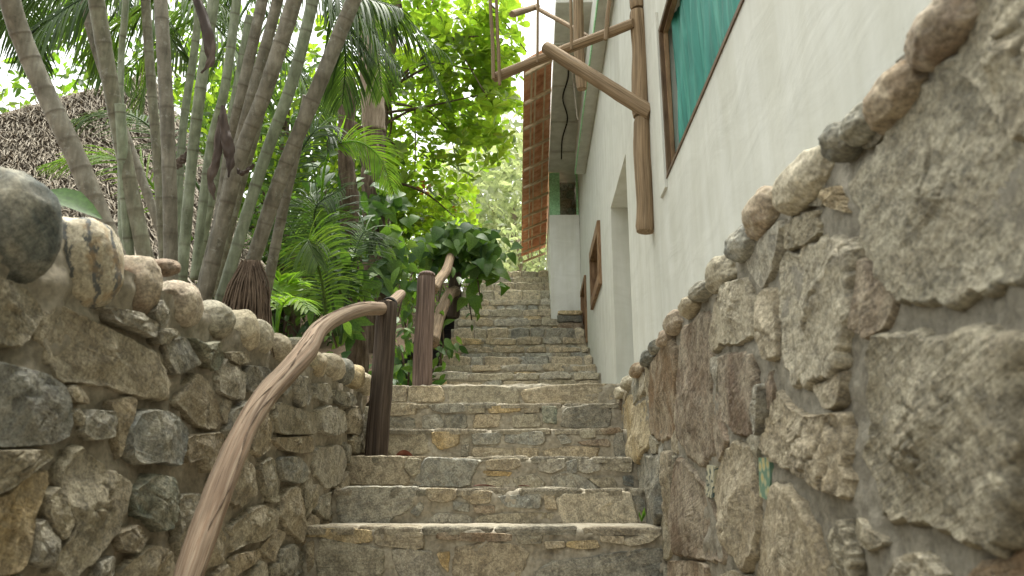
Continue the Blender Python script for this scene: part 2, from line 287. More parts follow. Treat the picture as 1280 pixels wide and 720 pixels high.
# ------------------------------------------------------------------ rough stones
PAL = {'g': (.285,.257,.192), 'b': (.25,.25,.222), 't': (.34,.285,.20), 'c': (.42,.37,.275), 'd': (.145,.147,.13),
       'o': (.40,.29,.14), 'n': (.155,.18,.14), 'r': (.19,.13,.085), 'k': (.075,.085,.08), 'p': (.325,.252,.185), 'l': (.33,.315,.27), 'y': (.43,.33,.18)}
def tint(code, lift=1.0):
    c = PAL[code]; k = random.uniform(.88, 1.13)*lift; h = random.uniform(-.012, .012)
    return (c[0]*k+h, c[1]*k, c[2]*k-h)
def stone_mesh(poly, H, n=44, K=9, back=.05, rough=1.0, seed=None, ax=None, flat=4.0, round_=2):
    """poly: list of (u,v) metres; ax=(origin,u,v,n) -> mesh in world space, a rough hewn face with thickness"""
    sd = random.uniform(0, 90) if seed is None else seed
    P = [Vector((a, b)) for a, b in poly]
    for _ in range(round_):                  # knock the corners off
        Q = []
        for i in range(len(P)):
            a, b = P[i], P[(i+1) % len(P)]; Q += [a.lerp(b, .10), a.lerp(b, .90)]
        P = Q
    per = [(P[(i+1) % len(P)]-P[i]).length for i in range(len(P))]; tot = sum(per)
    B = []; i = 0; acc = 0
    for k in range(n):
        s = tot*k/n
        while acc+per[i] < s and i < len(P)-1: acc += per[i]; i += 1
        B.append(P[i].lerp(P[(i+1) % len(P)], min(1, (s-acc)/max(per[i], 1e-6))))
    c = sum(B, Vector((0, 0)))/n
    size = math.sqrt(abs(sum(B[k].x*B[(k+1) % n].y-B[(k+1) % n].x*B[k].y for k in range(n)))/2)
    O, U, W, Nn = ax; V = []
    tilt = Vector((random.uniform(-.09, .09), random.uniform(-.09, .09)))*rough
    fr = 1.6/size; sz_ = min(size, .3); planes = []
    for _ in range(random.choice((4, 5, 6, 7))):
        a_ = random.uniform(0, 6.283); sl_ = random.uniform(.10, .75); planes.append((math.cos(a_)*sl_, math.sin(a_)*sl_, random.uniform(.0, .085)*sz_))
    ga = random.uniform(0, 3.14); gx, gy = math.cos(ga), math.sin(ga)       # bedding direction of the rock
    def disp(p):
        d = p-c; q = Vector((p.x*fr+sd, p.y*fr, sd*.37)); al = d.x*gx+d.y*gy; ac = d.y*gx-d.x*gy
        fac = min(0.0, min(b_-a_*d.x-e_*d.y for a_, e_, b_ in planes))
        qb = Vector((al*7+sd, ac*15, sd)); rid = abs(noise.fractal(qb, .9, 2.1, 3)); qa = Vector((p.x*22+sd, p.y*22, sd))
        v = rough*(fac*.8 + sz_*.022*noise.fractal(q*1.2, .9, 2.1, 3) - .010*math.exp(-(rid/.08)**2)*min(1, size/.15))
        lim = .55*H
        if v < 0: v = -lim*math.tanh(-v/lim)
        return v + rough*(.0030*noise.fractal(qa, .7, 2.1, 5) + .0017*noise.fractal(qa*3.6, .5, 2.2, 4))
    ed = [1+.09*rough*noise.fractal(Vector((B[k].x*fr*4+sd, B[k].y*fr*4, 1)), .8, 2, 3) for k in range(n)]
    rings = [(1.0, -back), (1.0, -.35*back)]+[(1-(j/(K))**1.25, None) for j in range(0, K)]
    for s, h in rings:
        for k in range(n):
            p = c+(B[k]-c)*(s*(ed[k] if s > .5 else 1))
            if h is None:
                hh = H*min(1, (1-s)/.055)**.55*.85+H*.15*(1-s)+disp(p)*(1-.45*s**8)+tilt.dot(p-c)*(1-s**10)
                if s == 1.0: hh = min(max(hh, -.006), H*.35)*.6
                if s > .999: hh -= .004
            else: hh = h
            V.append(O+U*p.x+W*p.y+Nn*hh)
    hh = H+disp(c); V.append(O+U*c.x+W*c.y+Nn*hh)
    m = len(rings); Fc = []
    hand = U.cross(W).dot(Nn) > 0
    area = sum(B[k].x*B[(k+1) % n].y-B[(k+1) % n].x*B[k].y for k in range(n)) > 0
    for r_ in range(m-1):
        for k in range(n):
            a, b, c2, d = r_*n+k, r_*n+(k+1) % n, (r_+1)*n+(k+1) % n, (r_+1)*n+k
            Fc.append((a, b, c2, d) if area == hand else (d, c2, b, a))
    for k in range(n):
        a, b = (m-1)*n+k, (m-1)*n+(k+1) % n; Fc.append((a, b, len(V)-1) if area == hand else (b, a, len(V)-1))
    me = mesh('stone', V, Fc); autosmooth(me, 42); return me
def cobble_mesh(c, rx, ry, rz, rough=.10, rot=(0,0,0), sub=4, seed=None):
    sd = random.uniform(0, 90) if seed is None else seed
    bm = bmesh.new(); bmesh.ops.create_icosphere(bm, subdivisions=sub, radius=1)
    E_ = Matrix.Rotation(rot[2], 3, 'Z') @ Matrix.Rotation(rot[1], 3, 'Y') @ Matrix.Rotation(rot[0], 3, 'X')
    for v in bm.verts:
        p = v.co.copy(); q = p*1.1+Vector((sd, sd*.3, -sd))
        k = 1+rough*1.5*noise.noise(q)+rough*noise.fractal(q*2.2, .9, 2.1, 4)*.7
        p = Vector((math.copysign(abs(p.x)**.86, p.x), math.copysign(abs(p.y)**.86, p.y), math.copysign(abs(p.z)**.86, p.z)))
        v.co = Vector(c)+E_ @ Vector((p.x*rx*k, p.y*ry*k, p.z*rz*k))
    me = bpy.data.meshes.new('cobble'); bm.to_mesh(me); bm.free(); me.polygons.foreach_set('use_smooth', [True]*len(me.polygons)); return me
class Occ:                                  # 1 cm occupancy of a wall face, for packing the stones that are not measured
    def __init__(s, u0, u1, v0, v1, cell=.01):
        s.u0, s.v0, s.c = u0, v0, cell; s.g = np.zeros((int((v1-v0)/cell)+1, int((u1-u0)/cell)+1), bool)
        s.V, s.U = np.mgrid[0:s.g.shape[0], 0:s.g.shape[1]]; s.U = s.U*cell+u0; s.V = s.V*cell+v0
    def mask(s, poly):
        P = np.array(poly); ua, ub = P[:,0].min(), P[:,0].max(); va, vb = P[:,1].min(), P[:,1].max()
        i0, i1 = max(0, int((va-s.v0)/s.c)-1), min(s.g.shape[0], int((vb-s.v0)/s.c)+2)
        j0, j1 = max(0, int((ua-s.u0)/s.c)-1), min(s.g.shape[1], int((ub-s.u0)/s.c)+2)
        if i1 <= i0 or j1 <= j0: return None
        X, Y = s.U[i0:i1, j0:j1], s.V[i0:i1, j0:j1]; ins = np.zeros(X.shape, bool); n = len(P)
        for k in range(n):
            (x1, y1), (x2, y2) = P[k], P[(k+1) % n]
            cnd = ((y1 > Y) != (y2 > Y)); ins ^= cnd & (X < (x2-x1)*(Y-y1)/((y2-y1) if y2 != y1 else 1e-9)+x1)
        return (slice(i0, i1), slice(j0, j1)), ins
    def put(s, poly):
        r = s.mask(poly)
        if r: s.g[r[0]] |= r[1]
    def free(s, poly):
        r = s.mask(poly); return bool(r) and not (s.g[r[0]] & r[1]).any()
def grow(poly, k, add=0):
    cx = sum(p[0] for p in poly)/len(poly); cy = sum(p[1] for p in poly)/len(poly); out = []
    for p in poly:
        dx, dy = p[0]-cx, p[1]-cy; l = math.hypot(dx, dy) or 1e-6; f = k+add/l; out.append((cx+dx*f, cy+dy*f))
    return out
def rand_poly(u, v, ru, rv):
    n = random.choice((5, 6, 6, 7)); a0 = random.uniform(0, 6.28); a = random.uniform(-.5, .5); out = []
    for k in range(n):
        t = a0+6.283*(k+random.uniform(-.28, .28))/n; r_ = random.uniform(.82, 1.15)
        x, y = ru*r_*math.cos(t), rv*r_*math.sin(t); out.append((u+x*math.cos(a)-y*math.sin(a), v+x*math.sin(a)+y*math.cos(a)))
    return out
def pack(occ, sizes, tries, ulim, vlim, margin, growth=6):
    """irregular stones in the free spots, then each corner pushed out until the joint is narrow"""
    out = []
    for (r0, r1), T in zip(sizes, tries):
        for _ in range(T):
            u, v = random.uniform(*ulim), random.uniform(*vlim); ru = random.uniform(r0, r1); p = rand_poly(u, v, ru, ru*random.uniform(.6, 1.0))
            if min(q[1] for q in p) < vlim[0] or max(q[1] for q in p) > vlim[1]: continue
            if occ.free(grow(p, 1, margin)): occ.put(p); out.append(p)
        lab = occ.g.astype(np.int32)*-1
        for k, p in enumerate(out):
            r = occ.mask(p)
            if r: lab[r[0]][r[1]] = k+1
        def ok(u, v, k):
            i, j = int((v-occ.v0)/occ.c), int((u-occ.u0)/occ.c)
            return ulim[0] < u < ulim[1] and vlim[0] < v < vlim[1] and 0 <= i < lab.shape[0] and 0 <= j < lab.shape[1] and lab[i, j] in (0, k+1)
        for it in range(growth):
            for k, p in enumerate(out):
                cx = sum(q[0] for q in p)/len(p); cy = sum(q[1] for q in p)/len(p); n = len(p); mv = False
                for m in range(n):
                    dx, dy = p[m][0]-cx, p[m][1]-cy; l = math.hypot(dx, dy); st = occ.c*1.1
                    q = (p[m][0]+dx/l*st, p[m][1]+dy/l*st); e = margin+occ.c
                    if not ok(q[0]+dx/l*e, q[1]+dy/l*e, k): continue
                    a, c = p[m-1], p[(m+1) % n]
                    if ok((a[0]+q[0])/2+dx/l*e, (a[1]+q[1])/2+dy/l*e, k) and ok((c[0]+q[0])/2+dx/l*e, (c[1]+q[1])/2+dy/l*e, k): p[m] = q; mv = True
                if mv:
                    r = occ.mask(p)
                    if r: w_ = lab[r[0]]; w_[r[1] & (w_ == 0)] = k+1; occ.g[r[0]] |= r[1]
    return out
def wall_body(name, x_face, x_back, y0, y1, z0, z1, mat, parent, sign, amp=.012, step=.015):
    """mortar core: uneven front sheet, plain back and top"""
    ny, nz = int((y1-y0)/step), int((z1-z0)/step); V = []; Fc = []
    for j in range(nz+1):
        for i in range(ny+1):
            y = y0+(y1-y0)*i/ny; z = z0+(z1-z0)*j/nz
            d = amp*(.8*noise.fractal(Vector((y*6, z*6, 3.3)), .8, 2.1, 4)+.55*noise.fractal(Vector((y*20, z*20, 7)), .8, 2.1, 3)+.28*noise.fractal(Vector((y*70, z*70, 4)), .6, 2.1, 3))-.004
            V.append((x_face+sign*d, y, z))
    for j in range(nz):
        for i in range(ny):
            a = j*(ny+1)+i; q = (a, a+1, a+ny+2, a+ny+1); Fc.append(q if sign > 0 else q[::-1])
    mb = MB().add(V, Fc)
    mb.box((min(x_back, x_face-sign*.02), y0, z0), (max(x_back, x_face-sign*.02), y1, z1))
    return mb.build(name, mat, parent)
# ================================================================== GROUND
def gz(x, y):
    """terrain: terraced garden left of the steps, climbing with them"""
    base = 2.06 if y < 4.9 else 2.06+min(1, (y-4.9)/6.0)*2.5
    return base
LW, RW, HX = -1.03, .57, .61                # left wall face, right wall face, house face
mb = MB(); nx, ny = 60, 90
xs = [-60, -40, -25, -16]+list(np.linspace(-11, -1.12, 34)); ys = [-30, -15, -6]+list(np.linspace(-3, 14, 52))+[18, 24, 34, 50, 80]
V = []; Fc = []
for y in ys:
    for x in xs:
        V.append((x, y, gz(x, y)-.02+.05*noise.fractal(Vector((x*.8, y*.8, 0)), .8, 2, 4)-(.35 if (y < 4.7 and x > -1.2) else 0)+max(0, (y-14))*.10))
for j in range(len(ys)-1):
    for i in range(len(xs)-1):
        a = j*len(xs)+i; Fc.append((a, a+1, a+1+len(xs), a+len(xs)))
mb.add(V, Fc)
ground = mb.build('ground', M['soil'], kind='structure')
# terrain behind the house and beyond the head of the steps
mb = MB(); V = []; Fc = []; xs2 = list(np.linspace(-1.2, 9, 16))+[16, 30, 60]; ys2 = [11.4, 12.4, 14, 18, 24, 34, 50, 80]
for y in ys2:
    for x in xs2: V.append((x, y, 4.50+max(0, y-14)*.10+.04*noise.noise(Vector((x, y, 1)))))
for j in range(len(ys2)-1):
    for i in range(len(xs2)-1):
        a = j*len(xs2)+i; Fc.append((a, a+1, a+1+len(xs2), a+len(xs2)))
mb.add(V, Fc); mb.build('ground', M['soil'], kind='structure')
mb = MB(); mb.box((-1.3, -30, -.2), (.75, .32, -.004)); mb.build('path', M['mortar_sand'], kind='structure')
# ================================================================== STONE STEPS
rows = [660, 612, 572, 537, 505, 480]; Yl = [3.53, 3.98, 4.30, 4.65, 4.98, 5.28]
steps = [(y, onY(600, r_, y).z) for r_, y in zip(rows, Yl)]
up_rows = [466, 456, 445, 433.5, 422, 410.5, 398.5, 386.5, 374, 362.5, 353, 346, 339]
Yu = [6.85, 7.3, 7.7, 8.08, 8.45, 8.8, 9.12, 9.42, 9.7, 9.97, 10.23, 10.5, 10.75]
z_land = steps[-1][1]
usteps = [(y, onY(650, r_, y).z) for r_, y in zip(up_rows, Yu)]
below = []; z, y = steps[0][1], steps[0][0]
while z > .2:
    z -= .225 if not below else .178; y -= .36; below.append((y, max(z, .02)))
below = below[::-1]
allsteps = [(y, z, LW-.04, RW+.03, 'lo') for y, z in below+steps]+[(6.45, (z_land+usteps[0][1])/2, -.97, HX+.01, 'hid')]
for y, z in usteps: allsteps.append((y, z, -.97, HX+.01 if y < 9.3 else .235, 'up'))
stairs = bpy.data.objects.new('stone_stairs', None)
mb = MB()
for i, (y, z, xa, xb, kd) in enumerate(allsteps):
    yn = allsteps[i+1][0]+.06 if i+1 < len(allsteps) else 11.6
    zb = allsteps[i-1][1]-.25 if i else -.3
    nxx = 170 if kd == 'lo' else 110; V = []; Fc = []
    prof = [(0.008, zb, 0)]+[(.008, z-.19+.016*q_, 1) for q_ in range(11)]+[(.012, z-.012, 1), (.03, z-.003, 1), (.10, z, .6), (.22, z, .6), (yn-y, z, .3)]
    if yn-y < .26: prof = [q for q in prof if q[0] < yn-y-.02]+[(yn-y, z, .3)]
    for k in range(nxx+1):
        x = xa+(xb-xa)*k/nxx
        for (dy, zz, a) in prof:
            q = Vector((x*5, (y+dy)*5, zz*9))
            V.append((x, y+dy+a*(.015*noise.fractal(q*1.5, .8, 2, 5)+.006*noise.fractal(q*6, .7, 2, 4)), zz+(a*(.012*noise.fractal(q*1.3+Vector((9, 9, 9)), .8, 2, 4)+.005*noise.fractal(q*5, .8, 2, 3)) if zz > zb else 0)))
    m_ = len(prof)
    for k in range(nxx):
        for j in range(m_-1):
            a = k*m_+j; Fc.append((a, a+m_, a+m_+1, a+1))
    mb.add(V, Fc)
    mb.box((xa, y+.03, zb), (xb, yn, z-.03))
stairs = mb.build('stone_stairs', M['mortar_sand'], kind='structure')
STEP = [[] for _ in range(6)]
STEP[0] = [('g',[(400,672),(432,678),(458,682),(482,686),(480,722),(398,724),(394,702)]),('l',[(488,687),(512,686),(539,690),(544,706),(555,724),(499,724)]),
 ('y',[(383,660),(402,660),(435,661),(464,663),(465,677),(441,680),(416,674),(398,671),(383,672)]),('t',[(569,684),(610,678),(645,680),(660,690),(650,724),(565,724)]),
 ('t',[(468,667),(529,665),(530,684),(520,688),(501,684),(470,682)]),('d',[(667,714),(690,701),(731,697),(769,691),(806,686),(827,686),(829,726),(666,726)]),
 ('t',[(681,677),(705,677),(706,684),(682,686)]),('y',[(709,677),(746,675),(750,684),(731,686),(709,684)]),('t',[(750,670),(780,670),(780,680),(752,677)]),('c',[(780,674),(806,668),(826,668),(812,678),(788,683),(781,680)]),
 ('r',[(545,665),(640,667),(640,676),(600,677),(545,674)]),('g',[(645,668),(678,669),(676,680),(650,680)]),('o',[(546,692),(562,690),(560,715),(552,706)]),('t',[(383,678),(392,676),(392,706),(384,716)])]
STEP[1] = [('b',[(424,608),(525,608),(518,626),(507,641),(490,648),(486,656),(426,655),(420,639)]),('t',[(531,610),(569,611),(571,622),(557,628),(537,626)]),
 ('l',[(546,641),(586,644),(591,652),(587,661),(574,659),(533,654)]),('b',[(567,627),(586,630),(586,640),(567,637)]),('g',[(593,645),(640,642),(692,640),(690,661),(640,662),(593,661)]),
 ('b',[(621,620),(677,617),(676,636),(632,634)]),('c',[(694,617),(787,613),(795,633),(802,661),(731,662),(703,661)]),('d',[(791,624),(799,615),(808,633),(802,640)]),
 ('t',[(577,613),(615,614),(612,628),(592,630),(578,622)]),('b',[(513,640),(524,628),(530,634),(522,646)]),('r',[(592,632),(618,632),(618,641),(594,641)]),('t',[(680,618),(692,618),(696,636),(682,636)])]
STEP[2] = [('t',[(432,570),(508,570),(503,587),(512,597),(512,606),(434,606)]),('g',[(510,573),(526,574),(526,591),(514,595),(506,585)]),('b',[(531,571),(603,574),(593,589),(587,609),(518,608),(518,600)]),
 ('t',[(608,575),(648,573),(652,582),(637,587),(608,587)]),('g',[(606,597),(631,595),(637,603),(633,612),(612,612)]),('g',[(642,597),(669,593),(681,603),(679,612),(644,612)]),
 ('l',[(673,575),(706,573),(706,585),(690,591),(673,589)]),('b',[(708,578),(721,574),(721,591),(710,591)]),('b',[(687,597),(708,589),(735,599),(750,612),(694,613)]),('g',[(733,597),(767,597),(773,610),(754,612)]),
 ('g',[(754,573),(790,574),(790,591),(754,587)]),('d',[(779,595),(791,595),(792,608),(780,606)]),('l',[(724,575),(750,574),(750,588),(732,592),(723,588)]),('o',[(604,588),(640,590),(637,595),(606,595)])]
STEP[3] = [('g',[(485,538),(532,540),(537,566),(518,568),(484,568)]),('g',[(448,537),(470,537),(470,566),(446,566)]),('d',[(578,549),(587,549),(585,570),(576,570)]),('b',[(633,541),(679,539),(681,553),(671,557),(631,553)]),
 ('t',[(679,562),(717,557),(750,560),(746,572),(681,572)]),('b',[(696,545),(706,543),(715,553),(702,555)]),('g',[(725,539),(744,536),(744,547),(727,548)]),('d',[(771,540),(781,542),(783,572),(769,570),(767,553)]),
 ('r',[(750,536),(775,534),(775,541),(754,543)]),('o',[(540,540),(575,539),(573,556),(550,562),(540,552)]),('b',[(590,542),(628,541),(624,555),(590,556)]),('t',[(590,559),(640,560),(642,571),(590,571)]),('t',[(645,560),(672,560),(672,571),(646,571)]),('r',[(722,552),(760,548),(764,558),(728,556)])]
STEP[4] = [('t',[(487,504),(520,504),(520,518),(487,520)]),('d',[(487,522),(518,522),(518,537),(487,537)]),('b',[(537,506),(578,504),(582,514),(555,516),(539,512)]),('b',[(528,520),(549,518),(555,532),(545,537),(528,535)]),
 ('d',[(557,520),(582,518),(584,535),(553,537)]),('t',[(595,518),(627,518),(623,533),(590,535)]),('g',[(640,519),(671,517),(679,533),(642,535)]),('n',[(677,508),(696,508),(696,530),(679,528)]),('d',[(704,510),(750,504),(767,514),(762,535),(702,535)]),
 ('y',[(610,508),(652,506),(650,514),(612,517)]),('g',[(585,507),(606,507),(606,516),(586,516)]),('t',[(655,507),(674,507),(674,515),(656,516)]),('g',[(450,508),(470,508),(470,534),(450,534)])]
STEP[5] = [('t',[(487,482),(508,482),(508,502),(487,502)]),('t',[(511,482),(553,483),(556,503),(511,502)]),('g',[(560,482),(621,482),(648,486),(650,505),(600,506),(562,505)]),('t',[(652,487),(687,482),(735,479),(771,480),(767,493),(762,503),(681,506),(655,503)])]
YA = Vector((0, -1, 0))
for (y, z), lst in zip(steps, STEP):
    ax = (Vector((0, y, 0)), Vector((1, 0, 0)), Vector((0, 0, 1)), YA); occ = Occ(LW, RW, z-.3, z+.03, .006)
    for code, pts in lst:
        P = [onY(a, b, y) for a, b in pts]; P = grow([(p.x, p.z) for p in P], 1.0, .004); occ.put(P)
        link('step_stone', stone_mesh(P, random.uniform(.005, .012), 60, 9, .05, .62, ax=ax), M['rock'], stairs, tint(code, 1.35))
    for P in pack(occ, [(.045, .08)], [22], (LW+.02, RW-.02), (z-.19, z+.004), .006):
        link('step_stone', stone_mesh(P, random.uniform(.001, .007), 20, 4, .04, .4, ax=ax), M['rock'], stairs, tint(random.choice('ttygbgt')))
def course(x0, x1, za, zb, y, wmin, wmax, codes, hmax=.04, nn=24, K=5):
    ax = (Vector((0, y, 0)), Vector((1, 0, 0)), Vector((0, 0, 1)), YA); x = x0
    while x < x1-.03:
        wd = min(random.uniform(wmin, wmax), x1-x); wd = x1-x if x1-x-wd < .07 else wd; g = .007
        j = lambda s: random.uniform(-s, s)
        P = [(x+g+j(.006), za+g+j(.006)), (x+wd*.5, za+g+j(.008)), (x+wd-g+j(.008), za+g+j(.006)), (x+wd-g+j(.008), (za+zb)/2), (x+wd-g+j(.015), zb+j(.014)), (x+wd*.5+j(.03), zb+j(.018)), (x+g+j(.015), zb+j(.014)), (x+g+j(.012), (za+zb)/2)]
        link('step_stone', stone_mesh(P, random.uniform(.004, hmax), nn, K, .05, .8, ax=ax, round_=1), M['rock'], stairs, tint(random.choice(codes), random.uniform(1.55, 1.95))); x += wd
zp = z_land
for i, (y, z) in enumerate([(6.45, allsteps[len(below)+6][1])]+usteps):
    xb = HX-.01 if y < 9.3 else .235
    if i == 0: zp = z; continue
    if i in (3, 6) or i > 9: course(-.95, xb, zp, z, y, .14, .42, 'tttgcylgbt' if i < 5 else 'ttggbgtcd')
    else:
        mid = zp+(z-zp)*random.uniform(.45, .6); course(-.95, xb, zp, mid, y, .12, .34, 'ttgylgbb'); course(-.95, xb, mid, z, y, .16, .45, 'ttcgyltg', .028)
    zp = z
# tread slabs of the lower flight
for i, (y, z) in enumerate(steps[:5]):
    ax = (Vector((0, 0, z+.001)), Vector((1, 0, 0)), Vector((0, 1, 0)), Vector((0, 0, 1))); x = LW; yn = steps[i+1][0]
    while x < RW-.05:
        wd = random.uniform(.2, .45); wd = min(wd, RW-x); yb = y+random.uniform(.12, .2)
        P = [(x+.004, y+random.uniform(-.012, .02)), (x+wd*.25, y+random.uniform(-.014, .015)), (x+wd*.5, y+random.uniform(-.014, .015)), (x+wd*.75, y+random.uniform(-.014, .015)), (x+wd-.004, y+random.uniform(-.012, .02)), (x+wd-.004, yb), (x+wd*.5, yb+random.uniform(-.03, .03)), (x+.004, yb)]
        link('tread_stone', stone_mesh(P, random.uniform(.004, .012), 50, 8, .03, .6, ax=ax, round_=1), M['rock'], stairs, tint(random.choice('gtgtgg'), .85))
        x += wd
# ================================================================== LEFT WALL
def wall_thing(name, loc, label): return tag(empty(name, loc, label, 'stone wall'), kind='thing')
lw = wall_thing('retaining_wall', (-1.15, 2.0, 0), 'rubble stone wall topped with big round cobbles, on the left below the palm canes')
wall_body('mortar_core', LW-.007, -1.30, -2.5, 4.72, -.1, 2.13, M['mortar_wall'], lw, 1, .018)
LSTONES = [('g',[(-10,345),(12,352),(31,363),(45,380),(49,394),(40,413),(31,427),(19,433),(-10,430)]),
('t',[(52,390),(66,384),(79,383),(92,388),(108,398),(133,409),(158,423),(179,435),(194,442),(201,459),(206,478),(205,498),(196,501),(158,493),(125,482),(95,479),(75,476),(62,452),(52,430)]),
('b',[(-15,452),(0,453),(27,461),(54,469),(73,480),(81,505),(82,530),(76,547),(60,555),(40,558),(-15,560)]),('g',[(-15,563),(0,563),(50,562),(60,572),(38,585),(20,598),(0,612),(-15,620)]),
('o',[(-15,622),(0,617),(21,599),(42,588),(56,589),(57,603),(50,624),(42,641),(41,657),(37,678),(31,699),(20,716),(-15,724)]),
('g',[(95,557),(112,570),(133,589),(152,596),(160,603),(156,628),(142,662),(123,691),(100,714),(85,726),(60,718),(66,690),(80,672),(87,655),(76,628),(69,600),(80,575)]),
('g',[(57,618),(68,607),(76,628),(84,655),(72,676),(64,670),(54,645)]),('l',[(42,655),(52,650),(62,672),(64,690),(56,710),(35,704),(38,680)]),('l',[(113,512),(140,514),(144,526),(139,547),(112,550),(100,541),(102,526)]),
('g',[(90,510),(100,520),(99,532),(91,530),(84,518)]),('b',[(166,516),(187,512),(208,516),(229,536),(226,560),(221,583),(192,578),(171,581),(159,572),(157,550),(160,530)]),
('n',[(163,612),(187,591),(208,597),(215,624),(212,639),(206,662),(192,664),(181,649),(164,645),(161,626)]),('t',[(215,503),(229,483),(244,466),(256,477),(270,506),(275,530),(261,538),(241,530),(229,516)]),
('b',[(202,428),(227,420),(236,440),(244,455),(215,470),(205,450)]),('n',[(232,422),(249,431),(270,426),(275,450),(266,465),(253,457),(244,440)]),('l',[(280,447),(285,455),(304,467),(300,501),(290,499),(270,489),(270,472)]),
('g',[(285,440),(302,440),(312,452),(295,456),(285,450)]),('d',[(309,457),(331,459),(341,467),(331,484),(324,494),(307,487),(304,474)]),('b',[(285,512),(310,500),(318,520),(312,548),(290,560),(278,540)]),
('t',[(227,545),(275,540),(272,583),(256,591),(248,572),(228,580)]),('g',[(220,618),(246,618),(251,628),(241,662),(227,695),(218,681)]),('t',[(299,567),(312,584),(317,618),(297,635),(285,628),(290,606)]),
('g',[(285,657),(307,640),(326,630),(343,642),(341,662),(326,676),(302,681),(285,691)]),('t',[(287,694),(317,687),(322,697),(300,712),(285,724)]),('d',[(348,688),(363,679),(377,691),(380,713),(360,724),(346,715)]),
('t',[(356,611),(370,608),(375,630),(380,662),(375,679),(356,662),(346,642)]),('t',[(343,547),(388,545),(390,565),(370,567),(351,562),(341,552)]),('l',[(366,469),(387,472),(391,491),(385,506),(372,509),(366,487)]),
('g',[(346,502),(368,511),(392,516),(392,543),(346,543),(341,520)]),('l',[(394,480),(409,479),(414,492),(407,504),(394,499)]),('d',[(414,487),(438,492),(443,504),(431,509),(416,501)]),('l',[(397,511),(409,507),(428,514),(431,538),(416,545),(399,540)]),
('t',[(432,514),(445,506),(450,526),(446,545),(433,540)]),('l',[(395,560),(425,556),(432,575),(425,605),(405,612),(393,590)]),('g',[(400,620),(418,614),(416,640),(405,650),(392,640)]),('b',[(345,572),(372,570),(385,590),(375,605),(350,600)]),
('g',[(322,580),(338,572),(343,600),(345,630),(330,625)]),('t',[(322,505),(336,525),(338,560),(322,572),(312,560),(320,530)]),('g',[(436,548),(450,535),(455,560),(440,568)]),
('l',[(127,384),(162,390),(191,405),(185,423),(165,415),(133,400)]),('l',[(185,388),(194,374),(206,388),(206,400),(194,409)]),('g',[(188,413),(208,410),(217,418),(200,428),(190,432)]),('t',[(262,600),(280,590),(282,620),(268,640),(256,630)]),
('t',[(140,668),(165,655),(178,672),(168,690),(148,690)]),('c',[(148,712),(185,680),(210,690),(215,724),(150,728)]),('l',[(118,702),(140,694),(140,720),(115,728)]),('t',[(242,672),(268,650),(280,672),(272,706),(245,712)])]
axL = (Vector((LW, 0, 0)), Vector((0, 1, 0)), Vector((0, 0, 1)), Vector((1, 0, 0)))
occ = Occ(-2.5, 4.75, -.1, 2.2); n_l = 0
for code, pts in LSTONES:
    P = [onX(a, b, LW) for a, b in pts]; P = [(p.y, p.z) for p in P]; occ.put(P)
    sz = max(p[0] for p in P)-min(p[0] for p in P)
    link('stone', stone_mesh(grow(P, 1.03), random.uniform(.018, .040), 88, 19, .05, .8 if code != 'b' else .5, ax=axL, round_=1), M['rock'], lw, tint(code))
for P in pack(occ, [(.09, .16), (.05, .08), (.025, .045)], [2500, 4000, 4000], (-2.4, 4.66), (.0, 2.07), .006):
    cx = sum(p[0] for p in P)/len(P)
    if n_l > 235: break
    n_l += 1; link('stone', stone_mesh(P, random.uniform(.010, .028), 36 if cx > 1 else 18, 9 if cx > 1 else 4, .05, .8, ax=axL, round_=1), M['rock'], lw, tint(random.choice('tggtlbtg')))
LCOP = [(8,286,52,64,'k',1.0),(98,328,47,53,'c',.6),(166,358,27,37,'r',1),(192,336,10,11,'r',1),(220,381,30,27,'p',1),(266,400,23,23,'g',1),(300,414,17,25,'c',1),(318,421,11,21,'g',1),(343,436,16,18,'t',1),
        (366,434,11,11,'l',1),(391,456,15,16,'t',1),(410,459,10,17,'t',1),(428,465,11,17,'d',1),(442,471,8,15,'y',1),(453,480,7,14,'c',1)]
LY = [onX(c[0], c[1], LW-.045).y for c in LCOP]; LY = [LY[0]-.22]+LY+[LY[-1]+.3]
for i, (px, py, rx, ry, code, _) in enumerate(LCOP):
    p = onX(px, py, LW-.045); ryw = max(.06, min(.15 if i else .085, (LY[i+2]-LY[i])*.215)); sc = p.y*math.hypot(1, (px-668)/FPX)/FPX
    o = link('coping_stone', cobble_mesh(p, max(.07, rx*sc*.95), max(ryw, rx*sc*.9), ry*sc, .075, (random.uniform(-.2, .2), random.uniform(-.2, .2), random.uniform(-.4, .4)), 5), M['veined' if px == 98 else 'cobble'], lw, tint(code))
y = 1.22
while y > -2.4:
    r_ = random.uniform(.07, .1); y -= r_; link('coping_stone', cobble_mesh((LW-.06, y, 2.13+r_*.35), r_*.9, r_, r_*.85, .13, sub=3), M['cobble'], lw, tint(random.choice('gtpkcr'))); y -= r_
